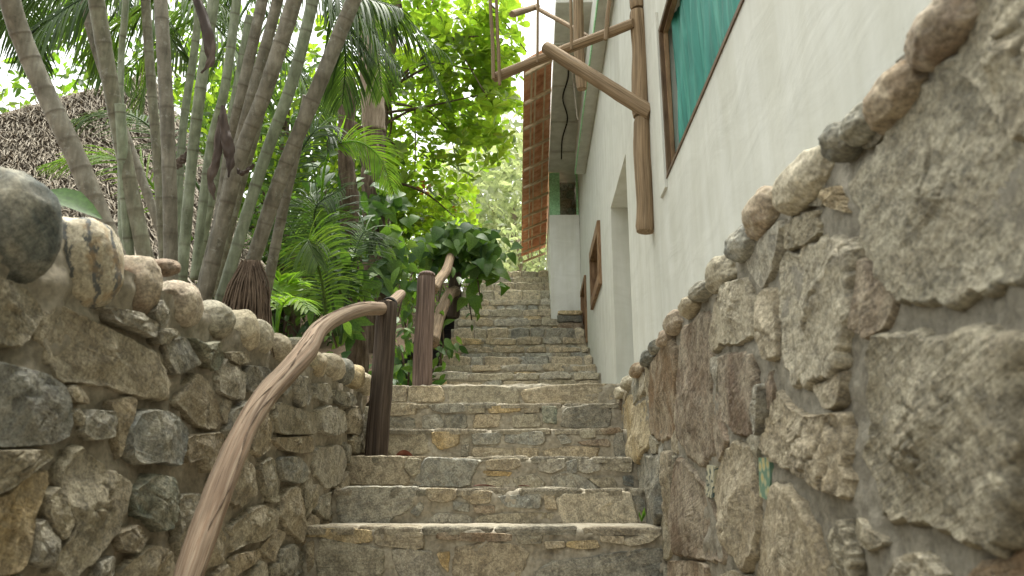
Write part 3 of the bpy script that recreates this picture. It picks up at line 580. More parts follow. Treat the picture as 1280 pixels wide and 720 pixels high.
# ================================================================== RIGHT WALL
rw = wall_thing('retaining_wall', (.6, 2.0, 0), 'wall of large rough grey stones with pebble coping, on the right against the white house')
wall_body('mortar_core', RW+.001, HX-.004, -2.0, 5.4, -.1, 2.24, M['mortar_grey'], rw, -1, .014)
RST = [('g',[(1077,233),(1107,187),(1140,127),(1180,83),(1217,80),(1227,117),(1253,147),(1285,180),(1300,250),(1300,350),(1240,363),(1190,373),(1137,377),(1120,360),(1095,323),(1090,270)]),
('g',[(1186,72),(1217,20),(1250,-30),(1330,-40),(1330,172),(1288,172),(1258,140),(1234,108)]),
('g',[(1087,440),(1100,425),(1123,420),(1173,423),(1227,414),(1290,418),(1300,500),(1290,600),(1266,693),(1207,673),(1160,654),(1118,646),(1098,627),(1085,568),(1090,537)]),
('c',[(1105,740),(1130,705),(1152,690),(1175,700),(1190,740)]),('c',[(978,325),(1010,312),(1030,300),(1050,297),(1070,307),(1073,350),(1066,400),(1060,440),(1048,462),(1020,480),(995,478),(985,455),(980,410),(977,370)]),
('t',[(957,365),(970,362),(975,400),(977,445),(965,450),(955,420)]),('c',[(910,357),(937,348),(944,385),(945,417),(927,430),(905,430),(903,395)]),('g',[(988,282),(1005,270),(1024,263),(1027,290),(1015,306),(985,312)]),
('o',[(1032,245),(1050,232),(1063,266),(1050,260)]),('r',[(903,445),(942,441),(944,490),(942,545),(922,543),(906,525),(901,480)]),('r',[(856,415),(875,398),(889,395),(890,440),(891,530),(893,560),(883,583),(862,566),(851,545),(850,480)]),
('r',[(818,455),(838,425),(846,440),(843,545),(826,550),(815,540),(815,490)]),('y',[(796,507),(812,500),(814,545),(800,580),(788,570),(792,530)]),('y',[(778,510),(790,492),(794,520),(790,545),(783,555),(776,540)]),
('t',[(975,491),(996,514),(1016,521),(1054,518),(1060,557),(1066,623),(1031,607),(1004,592),(973,576),(955,560),(965,525)]),('t',[(918,553),(942,560),(947,603),(951,650),(945,693),(934,714),(907,673),(899,611),(903,584)]),
('r',[(850,572),(870,590),(887,620),(903,667),(903,702),(887,698),(848,692),(843,647),(848,593)]),('d',[(803,570),(824,572),(829,650),(812,662),(800,615)]),('t',[(831,566),(841,566),(843,613),(840,656),(834,652)]),
('t',[(970,606),(988,606),(1015,655),(1031,695),(1033,740),(948,740),(960,660)]),('g',[(1047,668),(1065,650),(1078,690),(1080,740),(1042,740)]),('r',[(838,702),(870,700),(890,708),(885,740),(835,740)]),('c',[(900,722),(920,712),(940,722),(940,745),(900,745)]),
('l',[(950,487),(960,480),(956,520),(950,545),(946,520)])]
axR = (Vector((RW, 0, 0)), Vector((0, 1, 0)), Vector((0, 0, 1)), Vector((-1, 0, 0)))
occ = Occ(-2, 5.4, -.1, 2.3)
for code, pts in RST:
    P = [onX(a, b, RW) for a, b in pts]; P = [(p.y, p.z) for p in P]; occ.put(P); near = min(p[0] for p in P) < 1.5
    link('stone', stone_mesh(grow(P, 1.06), random.uniform(.020, .034), 150 if near else 84, 38 if near else 18, (.05), 1.25 if near else .85, ax=axR, round_=1), M['rock'], rw, tint(code, 1.04))
TILES = [[(886,581),(896,583),(893,623),(884,620)], [(951,572),(965,572),(966,600),(963,626),(952,620)]]
for P in TILES: occ.put([(p.y, p.z) for p in (onX(a, b, RW) for a, b in P)])
k = 0
for P in pack(occ, [(.10, .17), (.05, .08), (.022, .04)], [2500, 4000, 4000], (-1.9, 5.3), (.0, 2.2), .007):
    cx = sum(p[0] for p in P)/len(P); k += 1
    if k > 240: break
    link('stone', stone_mesh(P, random.uniform(.008, .020), 30 if cx > .8 else 18, 7 if cx > .8 else 4, .04, .7, ax=axR, round_=1), M['rock'], rw, tint(random.choice('tggtlrbt')))
RCOP = [(1190,32,27,36,'r',-.5),(1133,116,27,36,'r',-.6),(1062,172,26,24,'k',0),(1090,152,18,22,'k',0),(1010,223,30,34,'c',0),(960,262,27,28,'p',0),(934,303,17,20,'b',0),(906,340,18,22,'g',0),(882,362,11,11,'d',0),(867,382,14,12,'t',0),
        (846,402,16,14,'p',0),(835,423,11,11,'p',0),(825,433,6,9,'k',0),(814,447,12,10,'k',0),(800,462,9,9,'r',0),(787,478,10,9,'g',0),(778,490,7,8,'c',0)]
RY = [onX(c[0], c[1], RW+.01).y for c in RCOP]; RY = [RY[0]-.18]+RY+[RY[-1]+.25]
for i, (px, py, rx, ry, code, tl) in enumerate(RCOP):
    p = onX(px, py+ry*.12, RW+.0); ryw = max(.05, min(.15, (RY[i+2]-RY[i])*.225)); sc = p.y*math.hypot(1, (px-668)/FPX)/FPX
    link('coping_stone', cobble_mesh(p, min(max(.05, rx*sc), .066), ryw, ry*sc*.95, .12, (0, 0, random.uniform(-.08, .08)), 5), M['cobble'], rw, tint(code))
y = .86
while y > -1.9:
    r_ = random.uniform(.05, .07); y -= r_; link('coping_stone', cobble_mesh((RW+.02, y, 2.27), r_*.8, r_, r_*.8, .13, sub=3), M['cobble'], rw, tint(random.choice('gtpkcr'))); y -= r_
# broken glazed tiles set in the mortar
def mat_tile(kind):
    m, t, b, L = newmat('glazed_tile_'+kind); tc = N(t, 'ShaderNodeTexCoord'); mp = N(t, 'ShaderNodeMapping', ins={'Scale': (1, 1, 1)}); L(tc.outputs['Object'], mp.inputs[0])
    if kind == 'zigzag':
        wv = N(t, 'ShaderNodeTexWave', wave_type='BANDS', bands_direction='DIAGONAL', ins={'Scale': 14, 'Distortion': 9, 'Detail': 1, 'Detail Scale': 2}); L(mp.outputs[0], wv.inputs['Vector'])
        r = ramp(t, [(.72, (.50,.47,.34)), (.8, (.06,.10,.10))]); L(wv.outputs['Fac'], r.inputs[0])
    else:
        wv = N(t, 'ShaderNodeTexVoronoi', ins={'Scale': 38}); L(mp.outputs[0], wv.inputs['Vector'])
        r = ramp(t, [(.15, (.50,.42,.16)), (.4, (.40,.42,.26)), (.6, (.13,.24,.17))]); L(wv.outputs['Distance'], r.inputs[0])
    L(r.outputs[0], b.inputs['Base Color']); b.inputs['Roughness'].default_value = .25; return m
for P, kd in zip(TILES, ('zigzag', 'floral')):
    Q = [onX(a, b, RW) for a, b in P]; mb = MB(); n = len(Q)
    mb.add([q+Vector((-.006, 0, 0)) for q in Q]+[q+Vector((.04, 0, 0)) for q in Q], [tuple(range(n)), tuple(range(2*n-1, n-1, -1))]+[(i, n+i, n+(i+1) % n, (i+1) % n) for i in range(n)])
    mb.build('tile_fragment', mat_tile(kd), rw, smooth=False)
# ================================================================== HOUSE
house = tag(empty('house', (HX+2, 5, 0), 'white plastered house with teal curtained window and tiled eaves, right of the steps', 'house'), kind='thing')
Zt = EYE+4.9
def panel(y0, y1, holes, x, zlo, zhi):
    """wall face with openings that have real reveals; holes: (ya, yb, za, zb, depth)"""
    ys = sorted({y0, y1, *[h[0] for h in holes], *[h[1] for h in holes]}); zs = sorted({zlo, zhi, *[h[2] for h in holes], *[h[3] for h in holes]}); mb = MB()
    for a, b in zip(ys, ys[1:]):
        for c, d in zip(zs, zs[1:]):
            if any(h[0] <= a and b <= h[1] and h[2] <= c and d <= h[3] for h in holes): continue
            mb.add([(x, a, c), (x, b, c), (x, b, d), (x, a, d)], [(3, 2, 1, 0)])
    for a, b, c, d, dp in holes:
        X = x+dp
        mb.add([(x,a,c),(X,a,c),(X,a,d),(x,a,d)], [(0,1,2,3)]); mb.add([(x,b,c),(X,b,c),(X,b,d),(x,b,d)], [(3,2,1,0)])
        mb.add([(x,a,d),(X,a,d),(X,b,d),(x,b,d)], [(0,1,2,3)]); mb.add([(x,a,c),(X,a,c),(X,b,c),(x,b,c)], [(3,2,1,0)])
    mb.box((x+.42, y0, zlo), (x+4, y1, zhi)); return mb
zl = z_land
HO = [(1.0, 3.22, EYE+1.34, EYE+2.10, .13), (4.6, 5.6, zl-.02, EYE+2.09, .34), (6.5, 7.55, EYE+1.72, EYE+2.31, .22), (8.42, 9.2, EYE+1.55, EYE+2.33, .2)]
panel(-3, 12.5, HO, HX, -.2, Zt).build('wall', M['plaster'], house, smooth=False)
# recessed doorway: plain white door leaf
mb = MB(); mb.box((HX+.335, 4.56, zl-.03), (HX+.40, 5.64, EYE+2.12)); dleaf = mb.build('door', M['plaster'], house)
# teal curtain window
def frame(y0, y1, z0, z1, wd, x0, x1, mat, name='frame', parent=None):
    mb = MB(); mb.box((x0, y0, z0), (x1, y1, z0+wd), .002); mb.box((x0, y0, z1-wd), (x1, y1, z1), .002)
    mb.box((x0+.002, y0, z0+wd), (x1, y0+wd, z1-wd), .002); mb.box((x0+.002, y1-wd, z0+wd), (x1, y1, z1-wd), .002)
    return mb.build(name, mat, parent, smooth=False)
wn = frame(1.0, 3.22, EYE+1.34, EYE+2.10, .022, HX-.004, HX+.04, M['wood_frame'], 'window_frame', house); wn.color = (.42, .42, .42, 1)
frame(1.022, 3.198, EYE+1.362, EYE+2.078, .014, HX+.015, HX+.035, M['wood_frame'], 'sash', wn)
ny = 260; V = []; Fc = []
for i in range(ny+1):
    y = 1.03+2.17*i/ny; d = .012*math.sin(y*46+1.5*math.sin(y*11))+.007*math.sin(y*103)
    for j in range(9):
        z = EYE+1.345+.75*j/8; V.append((HX+.055+d*(.6+.4*j/8)+.006*math.sin(y*23+z*9), y, z))
for i in range(ny):
    for j in range(8): a = i*9+j; Fc.append((a, a+9, a+10, a+1))
link('curtain', mesh('curtain', V, Fc), M['teal'], wn)
mb = MB(); mb.box((HX-.012, 3.224, EYE+1.30), (HX+.003, 3.36, EYE+2.2)); jb = mb.build('window_jamb', M['plaster'], house, smooth=False)
# small brown framed window
w2 = frame(6.5, 7.55, EYE+1.72, EYE+2.31, .10, HX-.03, HX+.06, M['wood_frame'], 'window_frame', house)
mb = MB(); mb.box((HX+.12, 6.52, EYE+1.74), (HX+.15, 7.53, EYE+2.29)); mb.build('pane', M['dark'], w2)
mb = MB(); mb.box((HX+.03, 7.0, EYE+1.82), (HX+.055, 7.05, EYE+2.21)); mb.build('window_bar', M['wood_frame'], w2)
# brown door by the upper steps
d2 = frame(8.42, 9.2, EYE+1.55, EYE+2.33, .07, HX-.025, HX+.05, M['wood_frame'], 'door_frame', house)
for k in range(4):
    y0 = 8.5+.158*k; mb = MB(); mb.box((HX+.07, y0, EYE+1.6), (HX+.10, y0+.152, EYE+2.26)); mb.build('door_plank', M['wood_frame'], d2, smooth=False)
# ledge with green lip
mb = MB(); mb.box((.50, 2.6, EYE+3.46), (HX-.002, 8.15, EYE+3.8)); lg = mb.build('ledge', M['soffit'], house, smooth=False)
mb = MB(); mb.box((.490, 2.6, EYE+3.452), (.499, 8.16, EYE+3.50)); mb.build('ledge_trim', M['greenpaint'], lg, smooth=False)
# deck soffit
mb = MB(); mb.box((.215, 5.7, EYE+4.0), (HX-.004, 9.345, EYE+4.16)); sf = mb.build('balcony_deck', M['soffit'], house, smooth=False)
for yj in (6.3, 7.1, 7.9, 8.7):
    mb = MB(); mb.box((.225, yj, EYE+3.975), (HX-.006, yj+.012, EYE+3.999)); mb.build('soffit_joint', M['soffit'], sf, smooth=False)
mb = MB(); mb.tube(spline([(.37, 8.9, EYE+3.985), (.36, 8.3, EYE+3.97), (.40, 7.8, EYE+3.98), (.33, 7.3, EYE+3.965), (.37, 6.9, EYE+3.98), (.345, 6.5, EYE+3.97)], 50), .008, 6); mb.build('cable', M['dark'], sf)
mb = MB(); mb.tube(spline([(.40, 6.5, EYE+3.98), (.395, 6.52, EYE+3.8), (.41, 6.5, EYE+3.55), (.425, 6.5, EYE+3.35), (.44, 6.51, EYE+3.30)], 40), .007, 6); mb.build('rope', M['thatch'], sf)
# projecting bay at the head of the steps
zb_ = EYE+3.40
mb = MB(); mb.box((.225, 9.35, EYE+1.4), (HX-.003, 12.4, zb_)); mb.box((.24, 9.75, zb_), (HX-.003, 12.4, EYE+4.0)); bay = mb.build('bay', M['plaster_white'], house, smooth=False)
mb = MB(); mb.box((.215, 9.34, EYE+4.163), (HX-.003, 12.4, EYE+4.21)); mb.build('bay_sill', M['soffit'], bay, smooth=False)
mb = MB(); mb.box((.222, 9.36, zb_+.001), (.36, 9.42, EYE+3.998)); mb.build('green_post', M['greenpaint'], bay, smooth=False)
mb = MB(); mb.box((.575, 9.36, zb_+.001), (.60, 9.42, EYE+3.998)); mb.build('green_post', M['greenpaint'], bay, smooth=False)
axB = (Vector((0, 9.70, 0)), Vector((1, 0, 0)), Vector((0, 0, 1)), YA)
for P in pack(Occ(.36, .58, zb_, EYE+4.0, .006), [(.05, .09), (.03, .045)], [300, 300], (.365, .575), (zb_+.005, EYE+3.99), .006):
    link('stone', stone_mesh(P, random.uniform(.01, .04), 22, 5, .03, 1.0, ax=axB, round_=1), M['rock'], bay, tint(random.choice('drgkn')))
mb = MB(); mb.box((.34, 9.705, zb_+.002), (.60, 9.745, EYE+3.998)); mb.build('mortar_core', M['mortar_wall'], bay)
# rough stone footing in front of the bay, part of the steps
zf0, zf1 = onY(710, 413, 9.02).z, onY(710, 388, 9.02).z
mb = MB(); mb.box((.30, 9.05, zf0-.2), (HX-.006, 9.345, zf1-.02)); ft = mb.build('footing', M['mortar_sand'], stairs)
course(.29, .60, zf0, zf0+(zf1-zf0)*.38, 9.04, .2, .3, 'rd', .03); course(.29, .60, zf0+(zf1-zf0)*.38, zf0+(zf1-zf0)*.76, 9.03, .28, .31, 'd', .03); course(.29, .60, zf0+(zf1-zf0)*.76, zf1, 9.02, .28, .31, 'ly', .03)
# ---------------- tiled eaves seen from below
def eave(y, s):                             # s: 0 outer edge .. 1 inner edge
    t = (y-6.35)/(12.6-6.35); xo = -.065-.125*t; xi = .20+.02*t if y < 9.3 else .225
    return Vector((xo+(xi-xo)*s, y, EYE+3.72+.16*s))
roof = tag(empty('tiled_eaves', (.1, 9, EYE+3.8), 'terracotta tiled roof overhang on pale laths beside the white house', 'roof'), kind='thing')
def tile_mesh():
    V = []; Fc = []; n = 7
    for s, r in ((0, .068), (1, .058)):
        for k in range(n):
            a = math.pi*k/(n-1); V.append((s*.22, r*math.cos(a)*.86, -.05*math.sin(a)))
    m = len(V)
    V += [(x, y*.84, z+.012) for x, y, z in V]
    for k in range(n-1): Fc += [(k, k+1, n+k+1, n+k), (m+n+k, m+n+k+1, m+k+1, m+k)]
    for k in range(n-1): Fc.append((k+1, k, m+k, m+k+1))
    Fc += [(0, n, m+n, m), (n-1, m+n-1, m+2*n-1, 2*n-1)]
    return mesh('tile', V, Fc)
tm = tile_mesh(); tm.materials.append(M['terracotta'])
y = 6.38
while y < 12.5:
    for s in (0, 1):
        o = link('tile', tm, None, roof); p = eave(y, .0 if s == 0 else .52); o.matrix_local = Matrix.Translation(p-Vector(roof.location)+Vector((-.025+random.uniform(-.035, .015)*(1-s), random.uniform(-.01, .01), .035+.02*s+random.uniform(-.008, .008)))) @ Matrix.Rotation(-.5+random.uniform(-.05, .05), 4, 'Y') @ Matrix.Rotation(random.uniform(-.06, .06), 4, 'Z') @ Matrix.Diagonal((.86, 1, 1, 1))
        o.matrix_parent_inverse = Matrix(); k = random.uniform(.5, 1.4); o.color = (k, k*random.uniform(.9, 1.05), k*random.uniform(.85, 1.05), 1)
    y += .128
y = 6.38
while y < 12.6:
    a, b = eave(y, .02), eave(y, .99); mb = MB(); d = Vector((0, .02, 0)); h = Vector((0, 0, .03))
    mb.add([a-d-h, a+d-h, b+d-h, b-d-h, a-d, a+d, b+d, b-d], [(0,1,2,3),(7,6,5,4),(0,4,5,1),(1,5,6,2),(2,6,7,3),(3,7,4,0)]); mb.build('rafter', M['lath'], roof, smooth=False); y += .56
for s in (.26, .40, .74):
    mb = MB()
    for q in range(11):
        y0 = 6.37+q*.565; a, b = eave(y0, s), eave(min(y0+.563, 12.6), s); d = Vector((.009, 0, 0)); h = Vector((0, 0, .016)); u = Vector((0, 0, .019))
        mb.add([a-d+u*0+h*.05, a+d+h*.05, b+d+h*.05, b-d+h*.05, a-d+u, a+d+u, b+d+u, b-d+u], [(0,3,2,1),(4,5,6,7),(0,1,5,4),(1,2,6,5),(2,3,7,6),(3,0,4,7)])
    mb.build('lath', M['lath'], roof, smooth=False)
mb = MB(); q = [eave(6.36, -.02), eave(12.6, -.02), eave(12.6, 1.0), eave(6.36, 1.0)]; up_ = Vector((0, 0, .11)); mb.add([p+up_ for p in q]+[p+up_*1.25 for p in q], [(0,1,2,3),(7,6,5,4),(0,4,5,1),(1,5,6,2),(2,6,7,3),(3,7,4,0)]); mb.build('roof_deck', M['terracotta'], roof, smooth=False)
# ---------------- log awning frame on the house wall
fr = empty('log_awning', (.56, 3.66, EYE+1.2), 'peeled log bracket bolted upright to the white wall, with slanted brace and thin hanging poles', 'awning frame')
def grain(mb, seg, n, L_, start=0):
    if not hasattr(mb, 'g'): mb.g = []
    while len(mb.g) < start: mb.g.append((0, 0, 0))
    o_ = random.uniform(0, 40)
    for i in range(n):
        for k in range(seg): a = 6.2832*k/seg; mb.g.append((math.cos(a)+o_, math.sin(a)+o_, L_*i/max(1, n-1)))
def set_grain(o, mb):
    g = mb.g+[(0, 0, 0)]*(len(o.data.vertices)-len(mb.g)); at = o.data.attributes.new('grain', 'FLOAT_VECTOR', 'POINT'); at.data.foreach_set('vector', [c for v in g for c in v])
def logpart(name, a, b, r0, r1, mat='wood_log', parent=None, n=26, bend=.012, rough=.05, color=(1, 1, 1), seg=14):
    a, b = Vector(a), Vector(b); sd = random.uniform(0, 50); pts = []
    for i in range(n):
        t = i/(n-1); pts.append(a.lerp(b, t)+Vector((noise.noise(Vector((sd, t*2.2, 0))), noise.noise(Vector((sd, t*2.2, 5))), noise.noise(Vector((sd, t*2.2, 9)))))*bend)
    rad = [r0+(r1-r0)*i/(n-1)+.0 for i in range(n)]
    rad[0] *= .88; rad[-1] *= .88; mb = MB(); mb.tube(pts, rad, seg, True, rough, sd)
    grain(mb, seg, n, (b-a).length); o = mb.build(name, M[mat], parent, color=color); set_grain(o, mb); autosmooth(o.data, 50); return o
PYp = 3.66; pz0, pz1 = onY(807, 289, PYp), onY(796, -60, PYp)
for mid in (1,):
    logpart('post', pz0, onY(803, 148, PYp), .050, .048, parent=fr); logpart('post', onY(802.5, 147, PYp), onY(797, 14, PYp), .047, .045, parent=fr); logpart('post', onY(796.5, 12, PYp), pz1, .042, .04, parent=fr)
bz = onY(787, 30, PYp-.03).z; bL = onZ(618, 97, bz); bRt = onY(788, 30, PYp-.03)
bm_ = logpart('beam', bRt+(bRt-bL)*.02, bL, .028, .031, parent=fr, bend=.006)
tB = .62; bp_ = bL.lerp(bRt, .42)
br = logpart('brace', onY(814, 142, PYp-.06), onY(682, 59, bp_.y-.08), .040, .038, parent=fr, bend=.005)
for (xa, ya_, xb, yb_, dy, r_) in ((612, -40, 617, 98, 0, .012), (619, -40, 625, 106, .02, .011), (672, -40, 672, 78, .03, .009), (714, -40, 714, 62, .02, .009), (766, -40, 757, 50, .02, .012)):
    t = (xb-618)/(787-618); q = bL.lerp(bRt, max(0, min(1, t))); Yq = q.y-.045 if dy else q.y-.05
    logpart('hanging_pole', onY(xa, ya_, Yq), onY(xb, yb_, Yq), r_*.9, r_, parent=fr, n=14, bend=.006, seg=8)
logpart('hanging_post', onY(720, -50, 4.9), onY(727, 111, 4.9), .036, .040, parent=fr)
logpart('beam', onY(640, 18, 5.2), onY(672, 8, 5.6), .028, .025, parent=fr, bend=.004); logpart('beam', onY(668, 8, 5.55), onY(735, 46, 4.95), .018, .018, parent=fr)
# ================================================================== RAILS AND POSTS
hr = empty('handrail', (-.96, 4.5, steps[2][1]), 'bent peeled branch handrail resting on a dark round post beside the left wall', 'handrail')
RX = -.9
rp = [(502, 367, 4.42), (482, 384, 4.35), (455, 386, 4.2), (425, 396, 3.95), (398, 413, 3.7), (383, 438, 3.5), (364, 460, 3.3), (330, 497, 2.95), (303, 543, 2.62), (278, 600, 2.3), (258, 655, 2.05), (240, 705, 1.9), (218, 770, 1.75)]
pts = spline([onX(a, b, -.93+.045*min(1, i/5)) for i, (a, b, Yq) in enumerate(rp)], 90); rad = []
for i in range(90):
    t = i/89; rad.append((.0365+.003*math.sin(t*3.0)-.001*t+.0025*math.sin(t*17)+.004*math.exp(-((t-.42)/.03)**2)+.003*math.exp(-((t-.7)/.02)**2))*(.8 if i == 0 else 1))
mb = MB(); mb.tube(pts, rad, 22, True, .07, 4.0); grain(mb, 22, 90, 3.1); rail = mb.build('rail', M['wood_rail'], hr); set_grain(rail, mb); autosmooth(rail.data, 60)
for k, (da, i0, i1) in enumerate(((.9, 8, 40), (-.5, 42, 86), (.25, 30, 60))):   # drying cracks, cut as thin dark ribs
    V = []; Fc = []
    q = []
    for i in range(i0, i1):
        t_ = (pts[i+1]-pts[i-1]).normalized(); out = (EV-pts[i]).normalized(); out = (out-t_*out.dot(t_)).normalized(); sd_ = t_.cross(out); a = da+.25*math.sin(i*.35)
        dd = out*math.cos(a)+sd_*math.sin(a); q.append(pts[i]+dd*rad[i]*.985)
    mb = MB(); mb.tube(q, [(.0026*math.sin(math.pi*(j+.5)/len(q))+.0004)*(.5+abs(math.sin(j*.9))) for j in range(len(q))], 5); mb.build('crack', M['root'], rail)
pst = logpart('post', onY(470, 574, 4.5), onY(485, 378, 4.5), .068, .062, 'wood_post', hr, 30, .008, .04, seg=22)
ki = 6; tg_ = (pts[ki+1]-pts[ki-1]).normalized(); e1_ = tg_.cross(Vector((0, 0, 1))).normalized(); e2_ = e1_.cross(tg_); 
for dk in (-.012, .0, .012): mb = MB(); mb.tube([pts[ki]+tg_*dk+(e1_*math.cos(a_)+e2_*math.sin(a_))*(rad[ki]*1.06+.004) for a_ in np.linspace(0, 6.283, 22)], .0075, 6); mb.build('strap', M['dark'], hr)
lp = logpart('post', (-.97, 1.9, 1.05), onY(230, 738, 1.87), .05, .048, 'wood_post', hr, 12)
lr = empty('log_railing', (-.86, 5.5, z_land), 'brown log post with grey branch rails climbing to a second post by the upper steps', 'railing')
logpart('post', onY(527, 484, 5.42), onY(533.5, 345, 5.42), .072, .066, 'wood_post', lr, 34, .006, .04, (2.3, 2.2, 2.4), 22)
mb = MB(); tp = onY(533.6, 344, 5.42); mb.tube([tp-Vector((0, 0, .01)), tp+Vector((0, 0, .012)), tp+Vector((0, 0, .024)), tp+Vector((0, 0, .03))], [.066, .06, .042, .015], 20); grain(mb, 20, 4, .03); set_grain(mb.build('post_cap', M['wood_post'], lr, color=(2.3, 2.2, 2.4)), mb)
logpart('post', onY(566, 397, 7.9), onY(571, 316, 7.9), .07, .066, 'wood_post', lr, 24, .02, .09, (1.1, 1.1, 1.1))
def branch(name, P, r0, r1, mat, parent, color=(1, 1, 1), n=30, rough=.08):
    mb = MB(); q = spline(P, n); mb.tube(q, [(r0+(r1-r0)*i/(n-1))*(1+.12*noise.noise(Vector((i*.25, r0*900, 2)))) for i in range(n)], 12, True, rough, random.uniform(0, 50)); grain(mb, 12, n, (Vector(P[-1])-Vector(P[0])).length); o = mb.build(name, M[mat], parent, color=color); set_grain(o, mb); return o
branch('rail', [onY(541, 362, 5.5), onY(549, 350, 6.2), onY(558, 338, 6.9), onY(563, 322, 7.6), onY(566, 318, 7.85)], .042, .05, 'wood_log', lr, (.8, .8, .82))
branch('rail', [onY(541, 428, 5.5), onY(545, 410, 6.0), onY(553, 385, 6.8), onY(562, 368, 7.5), onY(569, 364, 7.85)], .048, .06, 'wood_log', lr, (.7, .7, .72))
# fallen leaves and a weed on the steps
def dry_leaf(px, py, Y, z, L_, label, curl=.5, yaw=0, k=1.0):
    p = onY(px, py, Y); V = []; Fc = []; n = 9
    for i in range(n):
        t = i/(n-1); wd = .33*math.sin(math.pi*min(1, t*.95+.05))**.8*L_*.5
        for j in (-1, -.5, 0, .5, 1):
            x = (t-.5)*L_; yy = j*wd; zz = abs(j)**1.5*wd*curl*1.6+.012*math.sin(t*5)*L_*4*.3
            V.append(Vector((p.x+x*math.cos(yaw)-yy*math.sin(yaw), Y+x*math.sin(yaw)+yy*math.cos(yaw), z+.004+zz)))
    for i in range(n-1):
        for j in range(4): a = i*5+j; Fc.append((a, a+5, a+6, a+1))
    o = link('dry_leaf', mesh('dry_leaf', V, Fc), M['litter']); o.color = (k, k, k, 1); tag(o, label, 'fallen leaf', 'fallen leaves on the steps'); return o
dry_leaf(506, 566, 4.42, steps[2][1]+.008, .10, 'curled dark red dead leaf lying on a step beside the dark post', 1.3)
dry_leaf(606, 611, 4.14, steps[1][1]+.012, .13, 'flat reddish brown dead leaf in the middle of a lower step', .25, .3)
dry_leaf(655, 617, 4.1, steps[1][1]+.012, .07, 'small brown dead leaf fragment right of the larger leaf on the lower step', .3, -.2)
wd_ = onY(802, 652, 3.86); mb = MB()
for k in range(5):
    a = random.uniform(0, 6.28); d = Vector((math.cos(a)*.03-.01, math.sin(a)*.02-.02, random.uniform(.04, .07))); s = Vector((.006, .003, 0)); mb.add([wd_-s*.5, wd_+s*.5, wd_+d*.6+s, wd_+d, wd_+d*.6-s], [(0, 1, 2, 3, 4)])
tag(mb.build('weed', M['vine_light']), 'tiny green weed sprouting from the joint at the right end of a low step', 'weed')
# ================================================================== LEAVES
def leaf_mesh(name, prof, fold=.18, droop=.15, nseg=None, tip=None):
    """prof: list of (t, halfwidth); unit length along +Y, face up +Z, a centre fold and droop"""
    V = []; Fc = []
    for t, wd in prof:
        z = -droop*t*t
        V += [(-wd, t, z+fold*wd), (0, t, z), (wd, t, z+fold*wd)]
    for i in range(len(prof)-1):
        a = i*3; Fc += [(a, a+1, a+4, a+3), (a+1, a+2, a+5, a+4)]
    return mesh(name, V, Fc)
LM = {'obovate': leaf_mesh('leaf', [(0, .01), (.25, .09), (.6, .235), (.82, .25), (.95, .15), (1, .02)]),
      'heart': leaf_mesh('leaf', [(-.12, .20), (0, .36), (.2, .42), (.5, .33), (.8, .14), (1, .01)], .22, .35),
      'ovate': leaf_mesh('leaf', [(0, .02), (.2, .16), (.45, .22), (.75, .13), (1, .01)], .2, .25),
      'lance': leaf_mesh('leaf', [(0, .015), (.25, .075), (.6, .07), (1, .004)], .25, .3)}
def orient(loc, d, up, s, roll=0):
    d = Vector(d).normalized(); up = Vector(up); x = d.cross(up)
    if x.length < 1e-4: x = d.cross(Vector((1, .1, 0)))
    x.normalize(); z = x.cross(d)
    if roll: x, z = x*math.cos(roll)+z*math.sin(roll), z*math.cos(roll)-x*math.sin(roll)
    return Matrix(((x.x*s, d.x*s, z.x*s, loc[0]), (x.y*s, d.y*s, z.y*s, loc[1]), (x.z*s, d.z*s, z.z*s, loc[2]), (0, 0, 0, 1)))
def rvec(): return Vector(rng.normal(size=3)).normalized()
class Leaves:
    def __init__(s): s.L = []
    def add(s, kind, M_, mat): s.L.append((kind, M_, mat))
    def finish(s, root, nparts, name='leaf', stuff='foliage'):
        """nearest-showing leaves become parts with shared mesh data, the rest one joined mesh"""
        sc = []
        for i, (k, m, mt) in enumerate(s.L):
            q = project(m.translation); sz = m.col[1].xyz.length
            sc.append((-(sz/q[2]) if q and -20 < q[0] < 1300 and -20 < q[1] < 740 else 1.0, i))
        sc.sort(); pick = {i for v, i in sc[:nparts] if v < 0}; cache = {}; rest = {}
        loc = Matrix.Translation(-Vector(root.location))
        for i, (k, m, mt) in enumerate(s.L):
            if i in pick:
                if (k, mt) not in cache:
                    c = LM[k].copy(); c.materials.clear(); c.materials.append(M[mt]); cache[(k, mt)] = c
                o = bpy.data.objects.new(name, cache[(k, mt)]); COL.objects.link(o); o.parent = root; o.matrix_local = loc @ m
            else: rest.setdefault(mt, []).append((k, m))
        for mt, lst in rest.items():
            VV = []; LV = []; cnt = []; base = 0
            for k, m in lst:
                me = LM[k]; co = np.empty(len(me.vertices)*3, 'f'); me.vertices.foreach_get('co', co); co = co.reshape(-1, 3)
                A = np.array(m); VV.append(co @ A[:3, :3].T+A[:3, 3]); li = np.empty(len(me.loops), 'i'); me.loops.foreach_get('vertex_index', li); LV.append(li+base); cnt.append(len(me.polygons)); base += len(co)
            VV = np.concatenate(VV); LV = np.concatenate(LV); npoly = sum(cnt)
            me = bpy.data.meshes.new(stuff); me.vertices.add(len(VV)); me.vertices.foreach_set('co', VV.ravel().astype('f')); me.loops.add(len(LV)); me.loops.foreach_set('vertex_index', LV.astype('i'))
            me.polygons.add(npoly); me.polygons.foreach_set('loop_start', np.arange(npoly, dtype='i')*4); me.polygons.foreach_set('loop_total', np.full(npoly, 4, 'i')); me.update(calc_edges=True)
            me.polygons.foreach_set('use_smooth', [True]*npoly); link(stuff, me, M[mt], root, kind='stuff')
